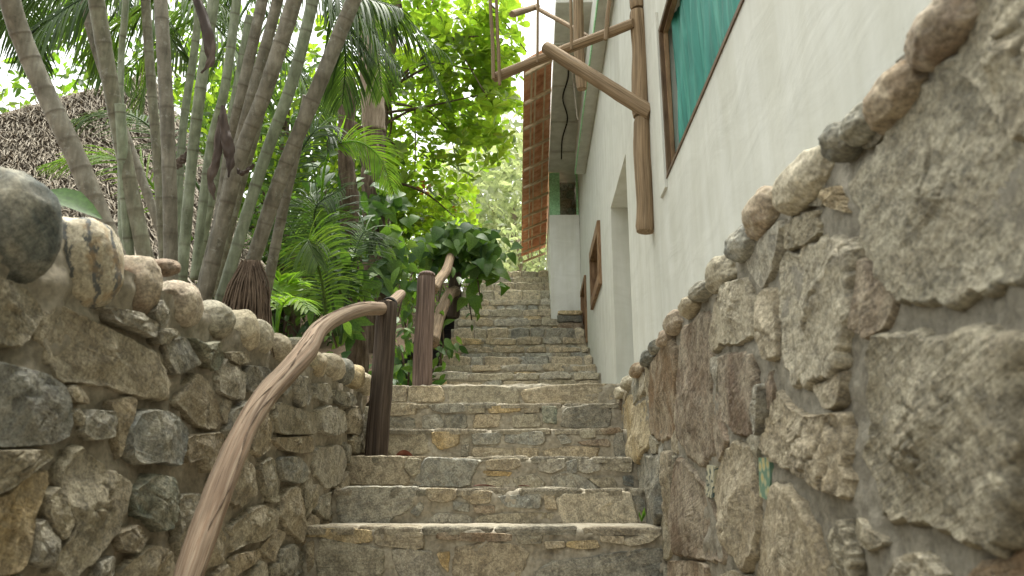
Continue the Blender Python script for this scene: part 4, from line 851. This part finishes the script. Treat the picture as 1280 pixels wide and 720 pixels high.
# ------------------------------------------------------------------ palm fronds
def leaflet_geo(mb, p, d, nrm, L_, wd, droop, seg=4):
    V = []; pos = Vector(p); d = Vector(d).normalized(); st = L_/seg; s = d.cross(nrm)
    if s.length < 1e-3: s = d.cross(Vector((1, 0, 0)))
    s.normalize(); Fc = []
    for i in range(seg+1):
        t = i/seg; w_ = wd*(.55+1.2*t)*(1-t)**.6 if t < 1 else 0; w_ = max(w_, .0006); up = s.cross(d)
        V += [pos-s*w_+up*w_*.35, pos, pos+s*w_+up*w_*.35]
        d = (d+Vector((0, 0, -droop*st/L_*1.6))).normalized(); pos = pos+d*st
    for i in range(seg):
        a = i*3; Fc += [(a, a+1, a+4, a+3), (a+1, a+2, a+5, a+4)]
    mb.add(V, Fc)
def frond(P, n, L_, wd, droop, mat, parent, nrm=Vector((0, 0, 1)), r0=.012, split=False, fwd=.7, start=.12, jit=.12, both=True, vee=.25):
    pts = spline(P, 40); mb = MB(); mb.tube(pts, [r0*(1-.8*i/39) for i in range(40)], 6)
    fo = None; lm = MB() if not split else None
    if split: fo = mb.build('frond', M[mat], parent)
    for i in range(n):
        t = start+(1-start)*(i+.5)/n; k = t*39; a = int(min(k, 38)); p = pts[a].lerp(pts[a+1], k-a); tg = (pts[min(a+1, 39)]-pts[max(a-1, 0)]).normalized()
        sd = tg.cross(nrm).normalized(); up = sd.cross(tg)
        ll = L_*(math.sin(math.pi*min(.98, (t-start)/(1-start)*.80+.17)))**.7*random.uniform(.88, 1.08)
        for s in (-1, 1):
            d = sd*s*1.0+tg*(fwd+.5*t)+up*(vee+random.uniform(-jit, jit))+rvec()*jit*.5
            if split:
                q = MB(); leaflet_geo(q, p, d, up, ll, wd, droop+random.uniform(-.1, .2)); q.build('leaflet', M[mat], fo)
            else: leaflet_geo(mb, p, d, up, ll, wd, droop+random.uniform(-.1, .2))
    if not split: fo = mb.build('frond', M[mat], parent)
    return fo
# ------------------------------------------------------------------ palm clump
pc = empty('palm_clump', (-1.7, 3.2, 2.06), 'clump of tall ringed palm canes with arching fronds behind the left wall', 'palm')
CANES = [([(2, -70), (15, 10), (45, 90), (101, 210), (150, 335)], 31, 'cane_brown', 2.35, .11), ([(112, -60), (122, 10), (139, 110), (158, 210), (188, 350)], 24, 'cane_olive', 2.55, .13),
 ([(198, -60), (201, 0), (211, 200), (214, 370)], 21, 'cane_brown', 2.85, .13), ([(100, -40), (114, 40), (150, 150), (205, 300), (215, 350)], 14, 'cane_brown', 3.5, .16), ([(180, -30), (187, 77), (199, 230), (206, 350)], 14, 'cane_olive', 3.4, .13),
 ([(272, -60), (267, 0), (250, 117), (240, 200), (226, 360)], 17, 'cane_green', 3.0, .155), ([(302, -60), (296, 0), (281, 110), (262, 190), (243, 350)], 14, 'cane_green', 3.2, .17), ([(338, -60), (328, 0), (302, 117), (285, 200), (262, 360)], 17, 'cane_brown', 3.15, .11),
 ([(356, -60), (347, 0), (312, 130), (288, 220), (250, 370)], 17, 'cane_brown', 3.1, .12), ([(384, -60), (368, 0), (333, 110), (296, 210), (252, 385)], 24, 'cane_brown', 2.75, .12), ([(400, -60), (391, 0), (366, 100), (325, 215), (270, 395)], 18, 'cane_green', 2.85, .13),
 ([(455, -30), (438, 10), (390, 127), (350, 225), (310, 345)], 23, 'cane_brown', 2.9, .10), ([(385, 120), (372, 180), (352, 270), (332, 370)], 15, 'cane_brown', 3.2, .12), ([(250, 0), (243, 63), (228, 170), (218, 350)], 12, 'cane_green', 3.5, .17), ([(160, -60), (156, 20), (151, 95), (152, 330)], 10, 'cane_green', 2.95, .19),
 ([(312, 20), (290, 140), (262, 260), (246, 350)], 12, 'cane_green', 3.6, .16), ([(345, 60), (322, 160), (300, 240), (268, 370)], 11, 'cane_olive', 3.55, .16), ([(150, 130), (155, 220), (162, 330)], 15, 'cane_green', 2.75, .15)]
for P, wpx, mt, Y, gap in CANES:
    n = 240; Q = spline([onY(a, b, Y+.10*(i-1.5)) for i, (a, b) in enumerate(P)], n); r0 = wpx/2/FPX*Y*.90; ln = 0; rad = []; ring = []; nx_ = random.uniform(0, gap); g = gap
    zs = [0]
    for i in range(1, n): ln += (Q[i]-Q[i-1]).length; zs.append(ln)
    nodes = []; q = random.uniform(0, gap)
    while q < ln: nodes.append(q); q += gap*random.uniform(.8, 1.2)
    for s in zs:
        d = min([abs(s-k) for k in nodes] or [9]); below = min([k-s for k in nodes if k >= s] or [9])
        rad.append(r0*(1+.05*noise.noise(Vector((s*2.5, wpx, Y)))+.035*math.exp(-(d/.008)**2)+.025*math.exp(-below/.03)+.10*max(0, s/ln-.8))); ring.append(.6*math.exp(-(d/.004)**2)+.10*math.exp(-below/.02))
    mb = MB(); mb.tube(Q, rad, 14); me = mesh('cane', mb.v, mb.f); at = me.attributes.new('ring', 'FLOAT', 'POINT'); at.data.foreach_set('value', [ring[i] for i in range(n) for _ in range(14)]); link('cane', me, M[mt], pc)
# fibrous root skirt of the big tan cane
c0 = onY(313, 335, 2.95); mb = MB()
for k in range(420):
    a = random.uniform(0, 6.28); r_ = random.uniform(.55, 1.05); top = c0+Vector((.034*math.cos(a), .034*math.sin(a), random.uniform(-.10, .03))); a2 = a+random.uniform(-.35, .35); bot = c0+Vector((.115*math.cos(a2)*r_, .115*math.sin(a2)*r_, -.34+random.uniform(-.06, .06)))
    mid_ = top.lerp(bot, .35)+Vector((.022*math.cos(a), .022*math.sin(a), .01)); mb.tube(spline([top, mid_, top.lerp(bot, .7)+rvec()*.014, bot], 8), random.uniform(.0018, .0042), 4, False)
rs = mb.build('root_skirt', M['root'], pc); rs['kind'] = 'stuff'
mb = MB(); mb.tube([c0+Vector((.004, 0, .03)), c0+Vector((0, 0, -.1)), c0+Vector((.0, 0, -.4))], [.020, .036, .065], 14); mb.build('root_base', M['root'], pc)
# dead spathes
def spathe(P, Y, wd, name='dead_sheath'):
    wd *= .75
    Q = spline([onY(a, b, Y) for a, b in P], 30); V = []; Fc = []
    for i, q in enumerate(Q):
        t = i/29; w_ = wd*(math.sin(math.pi*min(.97, t*.9+.08)))**.7*(1+.5*noise.noise(Vector((t*6, wd*90, 1)))); tg = (Q[min(i+1, 29)]-Q[max(i-1, 0)]).normalized(); s = tg.cross(Vector((0, -1, 0))).normalized()
        for j in range(7):
            a = (j/6-.5)*2.6; V.append(q+s*w_*(j/6-.5)*2*(1+.3*noise.noise(Vector((t*7, j*.9, 3))))+Vector((0, -1, 0))*(w_*math.cos(a*1.1)*.45+.012*noise.noise(Vector((t*8, j*.9, wd*50)))))
    for i in range(29):
        for j in range(6): a = i*7+j; Fc.append((a, a+7, a+8, a+1))
    link(name, mesh(name, V, Fc), M['spathe'], pc)
spathe([(236, -20), (250, 10), (261, 50), (264, 75), (252, 92)], 2.6, .030); spathe([(278, 132), (281, 165), (288, 195), (286, 222)], 2.7, .030); spathe([(274, 145), (272, 190), (264, 225), (268, 250)], 2.75, .022); spathe([(318, 205), (308, 214), (300, 216), (296, 210)], 2.6, .014); spathe([(240, 188), (228, 200), (222, 212)], 3.3, .03)
def crown_fronds(root, centre, k, L_, mats, az=(0, 6.28), drop=(.2, .9), n=34, ll=.42, wd=.013, seedrise=.5):
    for i in range(k):
        a = random.uniform(*az); d = Vector((math.cos(a), math.sin(a), 0)); L2 = L_*random.uniform(.8, 1.15); dr = random.uniform(*drop)
        c = Vector(centre)+Vector((random.uniform(-.25, .25), random.uniform(-.25, .25), random.uniform(-.3, .3)))
        P = [c, c+d*L2*.35+Vector((0, 0, seedrise*L2*.35)), c+d*L2*.72+Vector((0, 0, seedrise*L2*.38-dr*L2*.2)), c+d*L2+Vector((0, 0, seedrise*L2*.3-dr*L2*.65))]
        frond(P, n, ll, wd, random.uniform(.35, .9), random.choice(mats), root)
FD = ['frond_dark', 'frond_dark', 'frond_mid']
for P, L_, mt, dr in [
  ([(170, -80, 3.5), (110, -40, 3.5), (50, -15, 3.5), (-30, -5, 3.5)], .46, 'frond_dark', 1.1), ([(120, -100, 3.6), (70, -40, 3.6), (30, -5, 3.6), (-40, 40, 3.6)], .44, 'frond_dark', 1.0), ([(200, -80, 3.2), (130, -20, 3.2), (70, 20, 3.1), (30, 60, 3.1)], .42, 'frond_dark', 1.1),
  ([(260, -90, 3.4), (200, -10, 3.5), (150, 30, 3.6), (110, 70, 3.7)], .40, 'frond_mid', .9), ([(330, -60, 3.8), (260, 10, 3.9), (200, 50, 4.0), (150, 100, 4.2)], .42, 'frond_mid', .8), ([(200, -60, 3.9), (260, 20, 4.0), (300, 70, 4.1), (330, 130, 4.2)], .42, 'frond_mid', .7),
  ([(380, -90, 3.4), (430, -20, 3.6), (490, 10, 3.8), (560, 70, 4.0)], .40, 'frond_dark', 1.0), ([(400, -70, 3.6), (470, 0, 3.8), (520, 50, 4.0), (562, 130, 4.2)], .30, 'frond_dark', .9),
  ([(440, -60, 4.2), (455, 10, 4.3), (470, 60, 4.4), (478, 120, 4.5)], .40, 'frond_mid', 1.0), ([(410, -40, 4.0), (425, 20, 4.1), (432, 70, 4.2), (428, 130, 4.3)], .42, 'frond_dark', .9), ([(350, -80, 3.0), (400, -30, 3.0), (450, -5, 3.0), (500, 10, 3.0)], .34, 'frond_dark', 1.1),
  ([(260, 250, 4.4), (200, 170, 4.4), (150, 140, 4.4), (90, 150, 4.3)], .40, 'frond_mid', .7), ([(240, 300, 3.9), (180, 220, 3.8), (130, 195, 3.7), (60, 205, 3.6)], .34, 'frond_bright', .6), ([(330, 300, 4.6), (370, 200, 4.6), (400, 160, 4.6), (420, 175, 4.6)], .38, 'frond_dark', .7),
  ([(250, -40, 4.6), (220, 40, 4.7), (190, 80, 4.8), (170, 150, 4.9)], .45, 'frond_mid', .8), ([(320, -20, 4.8), (350, 60, 4.9), (380, 100, 5.0), (400, 160, 5.0)], .45, 'frond_mid', .8), ([(100, -60, 4.2), (110, 20, 4.3), (125, 60, 4.4), (150, 110, 4.4)], .42, 'frond_mid', .8)]:
    frond([onY(*q) for q in P], 38, L_, .0085, dr*.85, mt, pc, nrm=Vector((.05, -.55, .83)))
for k in range(20):
    x0 = random.uniform(-80, 430); dx = random.choice((-1, 1))*random.uniform(40, 170); Yq = random.uniform(3.6, 5.0); yb = random.uniform(-10, 85)
    frond([onY(x0, -130, Yq), onY(x0+dx*.4, -50, Yq+.1), onY(x0+dx*.8, yb*.5-10, Yq+.2), onY(x0+dx*1.1, yb+20, Yq+.3)], 36, random.uniform(.36, .46), .009, random.uniform(.6, 1.0), 'frond_dark' if random.random() < .75 else 'frond_mid', pc, nrm=Vector((.05, -.5, .86)))
crown_fronds(pc, (-1.6, 3.2, EYE+3.6), 6, 1.8, FD, (2.2, 4.8), (.3, .8))
# ------------------------------------------------------------------ young palms under the trees
yp = empty('young_palm', onY(425, 330, 4.9).to_tuple()[:2]+(2.1,), 'young palm with one bright arching frond in front of the vine covered trunk', 'palm')
frond([onY(408, 330, 4.75), onY(402, 250, 4.7), onY(412, 190, 4.65), onY(444, 177, 4.6), onY(474, 196, 4.6), onY(492, 240, 4.6)], 40, .25, .0065, .5, 'frond_bright', yp, nrm=Vector((.1, -1, .15)), split=True, start=.42, vee=.25)
for P, L_, mt, dr in [([(425, 420, 4.8), (400, 310, 4.7), (395, 260, 4.6), (430, 235, 4.5)], .36, 'frond_dark', .8), ([(420, 420, 4.8), (385, 330, 4.8), (360, 280, 4.8), (345, 290, 4.8)], .36, 'frond_dark', .8), ([(430, 420, 5.2), (415, 300, 5.2), (390, 250, 5.3), (370, 255, 5.3)], .4, 'frond_dark', .7), ([(425, 430, 5.0), (440, 330, 5.1), (455, 290, 5.2), (470, 300, 5.2)], .34, 'frond_dark', .8), ([(410, 420, 4.5), (402, 350, 4.4), (385, 300, 4.3), (398, 330, 4.2)], .33, 'frond_mid', .9)]:
    frond([onY(*q) for q in P], 40, L_, .0075, dr, mt, yp, nrm=Vector((.1, -.8, .55)))
sp = empty('palm_seedling', onY(345, 440, 3.4), 'small bright palm seedling between the root skirt and the handrail', 'palm')
for P in ([(345, 425, 3.4), (352, 385, 3.4), (368, 372, 3.3), (386, 388, 3.2)], [(345, 425, 3.4), (350, 380, 3.45), (358, 358, 3.5), (372, 352, 3.5)], [(345, 425, 3.4), (346, 390, 3.4), (348, 360, 3.5), (352, 345, 3.5)], [(345, 425, 3.4), (338, 392, 3.5), (330, 372, 3.6), (322, 372, 3.6)]):
    frond([onY(*q) for q in P], 11, .15, .010, .35, 'frond_bright', sp, r0=.006, start=.35, split=True)
# single broad leaves rising behind the cobbles
bl = empty('broadleaf_plant', onX(90, 290, -1.28), 'dark broad leaved plant poking up behind the large cream cobble', 'plant')
lv = Leaves(); lv.add('ovate', orient(onY(60, 238, 1.95), onY(135, 262, 1.93)-onY(60, 238, 1.95), (0, -.9, .7), .17), 'vine'); lv.add('lance', orient(onY(75, 265, 1.8), onY(48, 252, 1.8)-onY(75, 265, 1.8), (.2, -.6, 1), .09), 'vine'); lv.add('lance', orient(onY(40, 236, 1.8), onY(80, 246, 1.8)-onY(40, 236, 1.8), (0, -.3, 1), .10), 'vine'); lv.finish(bl, 10)
mb = MB(); mb.tube(spline([onX(60, 300, -1.28), onY(60, 265, 1.78), onY(52, 240, 1.75)], 10), .004, 6); mb.build('stem', M['vine'], bl)
# ------------------------------------------------------------------ thatched hut
th = empty('thatched_roof', (-5.2, 8.0, EYE), 'shaggy grey brown palm thatch roof of a hut behind the palm canes', 'thatched roof')
TA, TB, TC, TD = onY(-230, 205, 9.6), onY(185, 92, 9.0), onY(-300, 350, 6.3), onY(335, 350, 6.3)
def slope(u, v):                            # u across 0..1, v 0 ridge .. 1 eave
    top = TA.lerp(TB, u); bot = TC.lerp(TD, u); return top.lerp(bot, v)
mb = MB(); g = 14; V = [slope(i/g, j/g) for j in range(g+1) for i in range(g+1)]; mb.add(V, [(j*(g+1)+i, j*(g+1)+i+1, (j+1)*(g+1)+i+1, (j+1)*(g+1)+i) for j in range(g) for i in range(g)])
e0, e1 = slope(1, 0), slope(1, 1); bk = Vector((-2.6, 9.6, EYE+1.6)); mb.add([e0, e1, bk], [(0, 1, 2)]); mb.build('thatch_base', M['root'], th)
mb = MB()
for k in range(22000):
    u, v = random.random(), random.random(); p = slope(u, v); dn = (slope(u, 1)-slope(u, 0)).normalized(); nr = Vector((0, -.7, .7)); L_ = random.uniform(.2, .5); d = (dn+rvec()*.24+nr*random.uniform(.0, .18)).normalized(); s = d.cross(nr).normalized()*random.uniform(.004, .010)
    a = p+nr*random.uniform(.0, .05); b_ = a+d*L_*.5+nr*.02; c = a+d*L_; mb.add([a-s, a+s, b_+s, b_-s], [(0, 1, 2, 3)]) if k % 2 else mb.add([a-s, a+s, b_+s*.8, b_-s*.8, c+s*.2, c-s*.2], [(0, 1, 2, 3), (3, 2, 4, 5)])
for k in range(1200):                       # right hip
    u = 1; v = random.random(); w_ = random.random(); p = e0.lerp(e1.lerp(bk, w_), v); d = (Vector((.5, 0, -.8))+rvec()*.4).normalized(); nr = Vector((.8, 0, .5)); s = d.cross(nr).normalized()*.011; L_ = random.uniform(.12, .3); a = p+nr*.03; mb.add([a-s, a+s, a+d*L_+s*.4, a+d*L_-s*.4], [(0, 1, 2, 3)])
mb.build('straw', M['thatch'], th, kind='stuff')
mb = MB(); mb.box((-6.6, 7.3, 2.0), (-3.6, 9.0, EYE+1.3)); mb.build('hut_wall', M['bark_pale'], th, smooth=False)
# ------------------------------------------------------------------ trees
def trunk(name, P, r0, r1, mat, parent, n=40, rough=.16):
    mb = MB(); q = spline(P, n); mb.tube(q, [r0+(r1-r0)*i/(n-1) for i in range(n)], 16, True, rough, random.uniform(0, 60)); return mb.build(name, M[mat], parent)
vt = empty('vine_tree', onY(470, 470, 6.6).to_tuple()[:2]+(2.6,), 'tree trunk, pale above and dark below, wrapped in broad leaved vines left of the steps', 'tree')
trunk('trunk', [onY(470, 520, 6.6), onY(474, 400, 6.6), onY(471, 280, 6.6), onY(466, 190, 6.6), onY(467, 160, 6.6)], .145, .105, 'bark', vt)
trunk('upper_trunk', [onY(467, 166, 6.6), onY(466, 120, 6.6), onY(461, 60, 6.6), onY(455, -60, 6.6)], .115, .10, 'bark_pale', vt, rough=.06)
trunk('branch', [onY(466, 165, 6.55), onY(450, 160, 6.5), onY(436, 145, 6.5), onY(430, 120, 6.5)], .03, .015, 'bark', vt)
branch('liana', [onY(458, 200, 6.45), onY(455, 150, 6.45), onY(458, 110, 6.45), onY(450, 60, 6.45)], .012, .010, 'bark_pale', vt)
branch('liana', [onY(476, 430, 6.4), onY(486, 340, 6.4), onY(478, 260, 6.4), onY(472, 180, 6.45)], .016, .010, 'bark', vt)
dt = empty('dark_tree', onY(445, 480, 5.4).to_tuple()[:2]+(2.2,), 'rough dark brown tree trunk rising behind the handrail post', 'tree')
trunk('trunk', [onY(446, 500, 5.5), onY(447, 420, 5.5), onY(441, 330, 5.5), onY(436, 250, 5.5), onY(432, 180, 5.5), onY(436, 100, 5.5)], .085, .06, 'bark', dt, rough=.25)
trunk('stub', [onY(446, 400, 5.4), onY(432, 360, 5.4), onY(424, 335, 5.4), onY(420, 320, 5.4)], .05, .03, 'bark', dt)
def vine(name, label, spots, mats, kind='heart', size=(.09, .16), n=60, nparts=120, face=(0, -1, .35)):
    o = empty(name, spots[0][0], label, 'plant'); lv = Leaves()
    for c, rad, k in spots:
        for _ in range(k):
            off = Vector((random.gauss(0, rad[0]), random.gauss(0, rad[1]), random.gauss(0, rad[2]))); p = Vector(c)+off
            out = Vector(face)+rvec()*.55; d = Vector((off.x*1.5, -.3, -.6))+rvec()*.7; lv.add(kind, orient(p, d, out, random.uniform(*size)), random.choice(mats))
    for c, rad, k in spots: mb = MB(); mb.tube(spline([Vector(c)+Vector((0, .02, -rad[2]*1.6)), Vector(c)+rvec()*.05, Vector(c)+Vector((0, .02, rad[2]*1.4))], 12), .008, 6); mb.build('stem', M['bark'], o)
    lv.finish(o, nparts); return o
vine('climbing_vine', 'vine with round dark green leaves climbing the trunk left of the steps', [(onY(480, 250, 6.4), (.07, .05, .12), 26), (onY(484, 310, 6.35), (.09, .06, .2), 40), (onY(490, 350, 6.3), (.10, .06, .16), 34), (onY(462, 255, 6.4), (.08, .05, .12), 16)], ['vine', 'vine', 'vine_light'])
vine('climbing_vine', 'vine with pale pointed leaves draped over the dark trunk behind the handrail', [(onY(436, 320, 5.3), (.13, .08, .10), 30), (onY(428, 360, 5.2), (.12, .08, .12), 34), (onY(445, 345, 5.2), (.12, .07, .08), 26), (onY(422, 400, 5.1), (.08, .07, .12), 18), (onY(450, 300, 5.4), (.10, .08, .08), 18)], ['vine_light', 'vine_light', 'vine'], 'ovate', (.11, .19))
vine('climbing_vine', 'dark leafy vine high on the trunk above the bright palm frond', [(onY(425, 225, 5.6), (.13, .1, .12), 34), (onY(440, 270, 5.6), (.14, .1, .12), 34), (onY(405, 265, 5.8), (.15, .1, .15), 30)], ['vine', 'vine', 'shrub'], 'ovate', (.11, .19))
vine('climbing_vine', 'large leaved vine crowning the far log post at the side of the upper steps', [(onY(560, 305, 7.7), (.16, .12, .10), 46), (onY(590, 303, 7.7), (.16, .12, .09), 40), (onY(600, 335, 7.7), (.10, .1, .18), 40), (onY(540, 315, 7.6), (.11, .1, .07), 18), (onY(578, 290, 7.8), (.2, .12, .06), 26)], ['vine', 'vine', 'vine_light', 'vine_light'], 'heart', (.11, .20))
vine('bush', 'variegated leafy bush at the foot of the brown log post', [(onY(500, 420, 5.9), (.09, .12, .22), 44), (onY(497, 458, 5.7), (.09, .10, .12), 40), (onY(512, 385, 6.4), (.10, .15, .2), 40), (onY(510, 470, 5.6), (.08, .08, .06), 22)], ['vine', 'shrub', 'vine_light'], 'ovate', (.07, .14))
vine('bush', 'leafy undergrowth seen between the two log posts', [(onY(553, 395, 7.2), (.10, .3, .3), 40), (onY(550, 420, 6.6), (.06, .2, .15), 20), (onY(590, 365, 8.3), (.08, .1, .2), 26)], ['shrub', 'vine', 'vine_light'], 'ovate', (.08, .15))
def leafy(name, label, base, P, r0, r1, blobs, kind, mats, size, nparts=200, rosette=0, branches=10, bark='bark', cat='tree', group=None, shell=.0, flat=.5):
    o = empty(name, base, label, cat, group); q = spline(P, 30); lv = Leaves()
    mb = MB(); mb.tube(q, [r0+(r1-r0)*i/29 for i in range(30)], 12, True, .12, random.uniform(0, 50)); mb.build('trunk', M[bark], o)
    for c, rad, k in blobs:
        c = Vector(c)
        for _ in range(k):
            v = rvec()*(random.random()**(1/3)*(1-shell)+shell*random.uniform(.8, 1)); p = c+Vector((v.x*rad[0], v.y*rad[1], v.z*rad[2]))
            if p.x > (-.28 if p.y < 8 else -.16) and p.y < 13: p.x = -.28-random.random()*.5
            if rosette:
                ax_ = (Vector((v.x, v.y, .6))*.6+rvec()*.5+Vector((0, 0, .3))).normalized(); s0 = random.uniform(*size); e_ = ax_.orthogonal().normalized(); f_ = ax_.cross(e_); a0 = random.uniform(0, 6.28); nr_ = random.choice((5, 6, 7, 8)); mt = random.choice(mats) if random.random() > .004 else 'almond_rust'
                for j in range(nr_):
                    a = a0+6.283*j/nr_+random.uniform(-.25, .25); d = e_*math.cos(a)+f_*math.sin(a)+ax_*random.uniform(.1, .75); lv.add(kind, orient(p, d, ax_*1.0+rvec()*.25, s0*random.uniform(.7, 1.1), random.uniform(-.3, .3)), mt)
            else: lv.add(kind, orient(p, rvec()+Vector((0, 0, -.3)), rvec()+Vector((0, 0, .8)), random.uniform(*size), 0), random.choice(mats))
    for k in range(branches):
        c, rad, n_ = random.choice(blobs); t = random.randint(12, 29); v = rvec(); e = Vector(c)+Vector((v.x*rad[0], v.y*rad[1], v.z*rad[2]))*.75; a = q[t]; m_ = a.lerp(e, .5)+rvec()*.2+Vector((0, 0, .15)); mb = MB(); rr = r1*.36; mb.tube(spline([a, m_, e], 18), [rr*(1-.8*i/17)+.004 for i in range(18)], 7, True, .05); mb.build('branch', M[bark], o)
    lv.finish(o, nparts); return o
AL = ['almond']
leafy('almond_tree', 'spreading tree with rosettes of broad sunlit leaves arching over the steps', onY(505, 400, 9.2).to_tuple()[:2]+(3.2,), [onY(462, 430, 9.6), onY(466, 300, 9.6), onY(475, 180, 9.6), onY(490, 60, 9.6), onY(505, -120, 9.6)], .10, .05,
  [(onY(520, 195, 10.2), (1.2, 1.4, 1.05), 200), (onY(585, 110, 9.6), (.65, 1.2, .95), 150), (onY(560, 30, 9.0), (1.1, 1.3, .8), 155), (onY(470, 60, 10.5), (1.5, 1.3, 1.4), 150), (onY(530, 270, 11.0), (.9, 1.2, .55), 95), (onY(625, 60, 9.0), (.5, .8, 1.0), 62), (onY(560, 10, 10.5), (1.2, .8, .6), 50), (onY(622, 150, 9.0), (.25, .7, .8), 28), (onY(500, 120, 12.5), (1.5, .8, 2.0), 70)],
  'obovate', AL, (.13, .20), 290, 1, 18)
leafy('leafy_tree', 'bright green small leaved tree behind the far log post', onY(560, 330, 13).to_tuple()[:2]+(4.4,), [onY(545, 345, 13), onY(548, 300, 13), onY(552, 240, 13)], .10, .05,
  [(onY(540, 300, 13.5), (1.0, 1.0, .65), 500), (onY(560, 285, 13.5), (.4, .8, .5), 140), (onY(500, 340, 12), (.9, .8, .6), 400), (onY(500, 230, 14), (1.2, 1.0, 1.0), 380)], 'ovate', ['shrub', 'vine_light', 'almond', 'almond'], (.09, .16), 120, 0, 14)
leafy('garden_shrub', 'light green undergrowth bush behind the brown post, left of the steps', onY(500, 420, 9).to_tuple()[:2]+(3.0,), [onY(505, 440, 9), onY(505, 400, 9), onY(507, 370, 9)], .05, .02,
  [(onY(515, 355, 9.0), (.5, .5, .5), 420), (onY(490, 400, 8.2), (.4, .4, .5), 300), (onY(550, 340, 9.6), (.45, .4, .35), 260)], 'lance', ['vine_light', 'almond', 'shrub'], (.08, .15), 120, 0, 8, cat='bush')
BK = [('background_tree', 'green tree close behind the tallest canes, left of the vine covered trunk', (-3.2, 8.6, 5.2), (1.4, .7, 1.8), 2300, ['shrub', 'frond_mid', 'almond'], (.10, .19)),
      ('background_tree', 'dense dark tree mass filling the gap behind the palm canes', (-4.4, 11.0, 5.4), (2.6, 1.3, 3.2), 6200, ['shrub', 'frond_mid', 'almond'], (.13, .24)),
      ('background_tree', 'mid green tree behind the vine covered trunk', (-3.0, 10.8, 5.2), (1.3, 1.0, 2.6), 2200, ['shrub', 'almond', 'frond_mid'], (.11, .2)),
      ('background_tree', 'tall tree whose canopy hangs above the thatched roof', (-7.4, 12.6, 8.9), (2.8, 1.2, 2.2), 1500, ['almond', 'shrub', 'frond_bright'], (.14, .26)),
      ('background_tree', 'dim undergrowth tree low behind the palm root skirt', (-2.45, 6.9, 3.4), (.8, .6, 1.0), 1500, ['shrub', 'vine', 'frond_dark'], (.09, .17))]
for nm, lb, c, rad, k, mats, sz in BK:
    c = Vector(c); leafy(nm, lb, (c.x, c.y, 2.1), [Vector((c.x, c.y, 2.0)), Vector((c.x+.2, c.y, (c.z+2)/2)), Vector((c.x+.1, c.y, c.z+rad[2]*.6))], .13, .05, [(c, rad, k)], 'ovate', mats, sz, 60, 0, 9)
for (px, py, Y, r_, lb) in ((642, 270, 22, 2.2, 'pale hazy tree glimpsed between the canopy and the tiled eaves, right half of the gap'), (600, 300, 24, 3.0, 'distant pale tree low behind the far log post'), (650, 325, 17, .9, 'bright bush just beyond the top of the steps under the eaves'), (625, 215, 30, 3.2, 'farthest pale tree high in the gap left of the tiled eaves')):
    c = onY(px, py, Y); leafy('distant_tree', lb, (c.x, c.y, 4.4), [Vector((c.x, c.y, 4.3)), Vector((c.x, c.y, (c.z+4)/2)), Vector((c.x, c.y, c.z+.5))], .16, .06, [(c, (r_, r_, r_*1.1), int(900*max(.5, r_/2)))], 'ovate', ['haze_tint'], (.16*r_/2+.1, .30*r_/2+.1), 40, 0, 8, 'bark_pale')
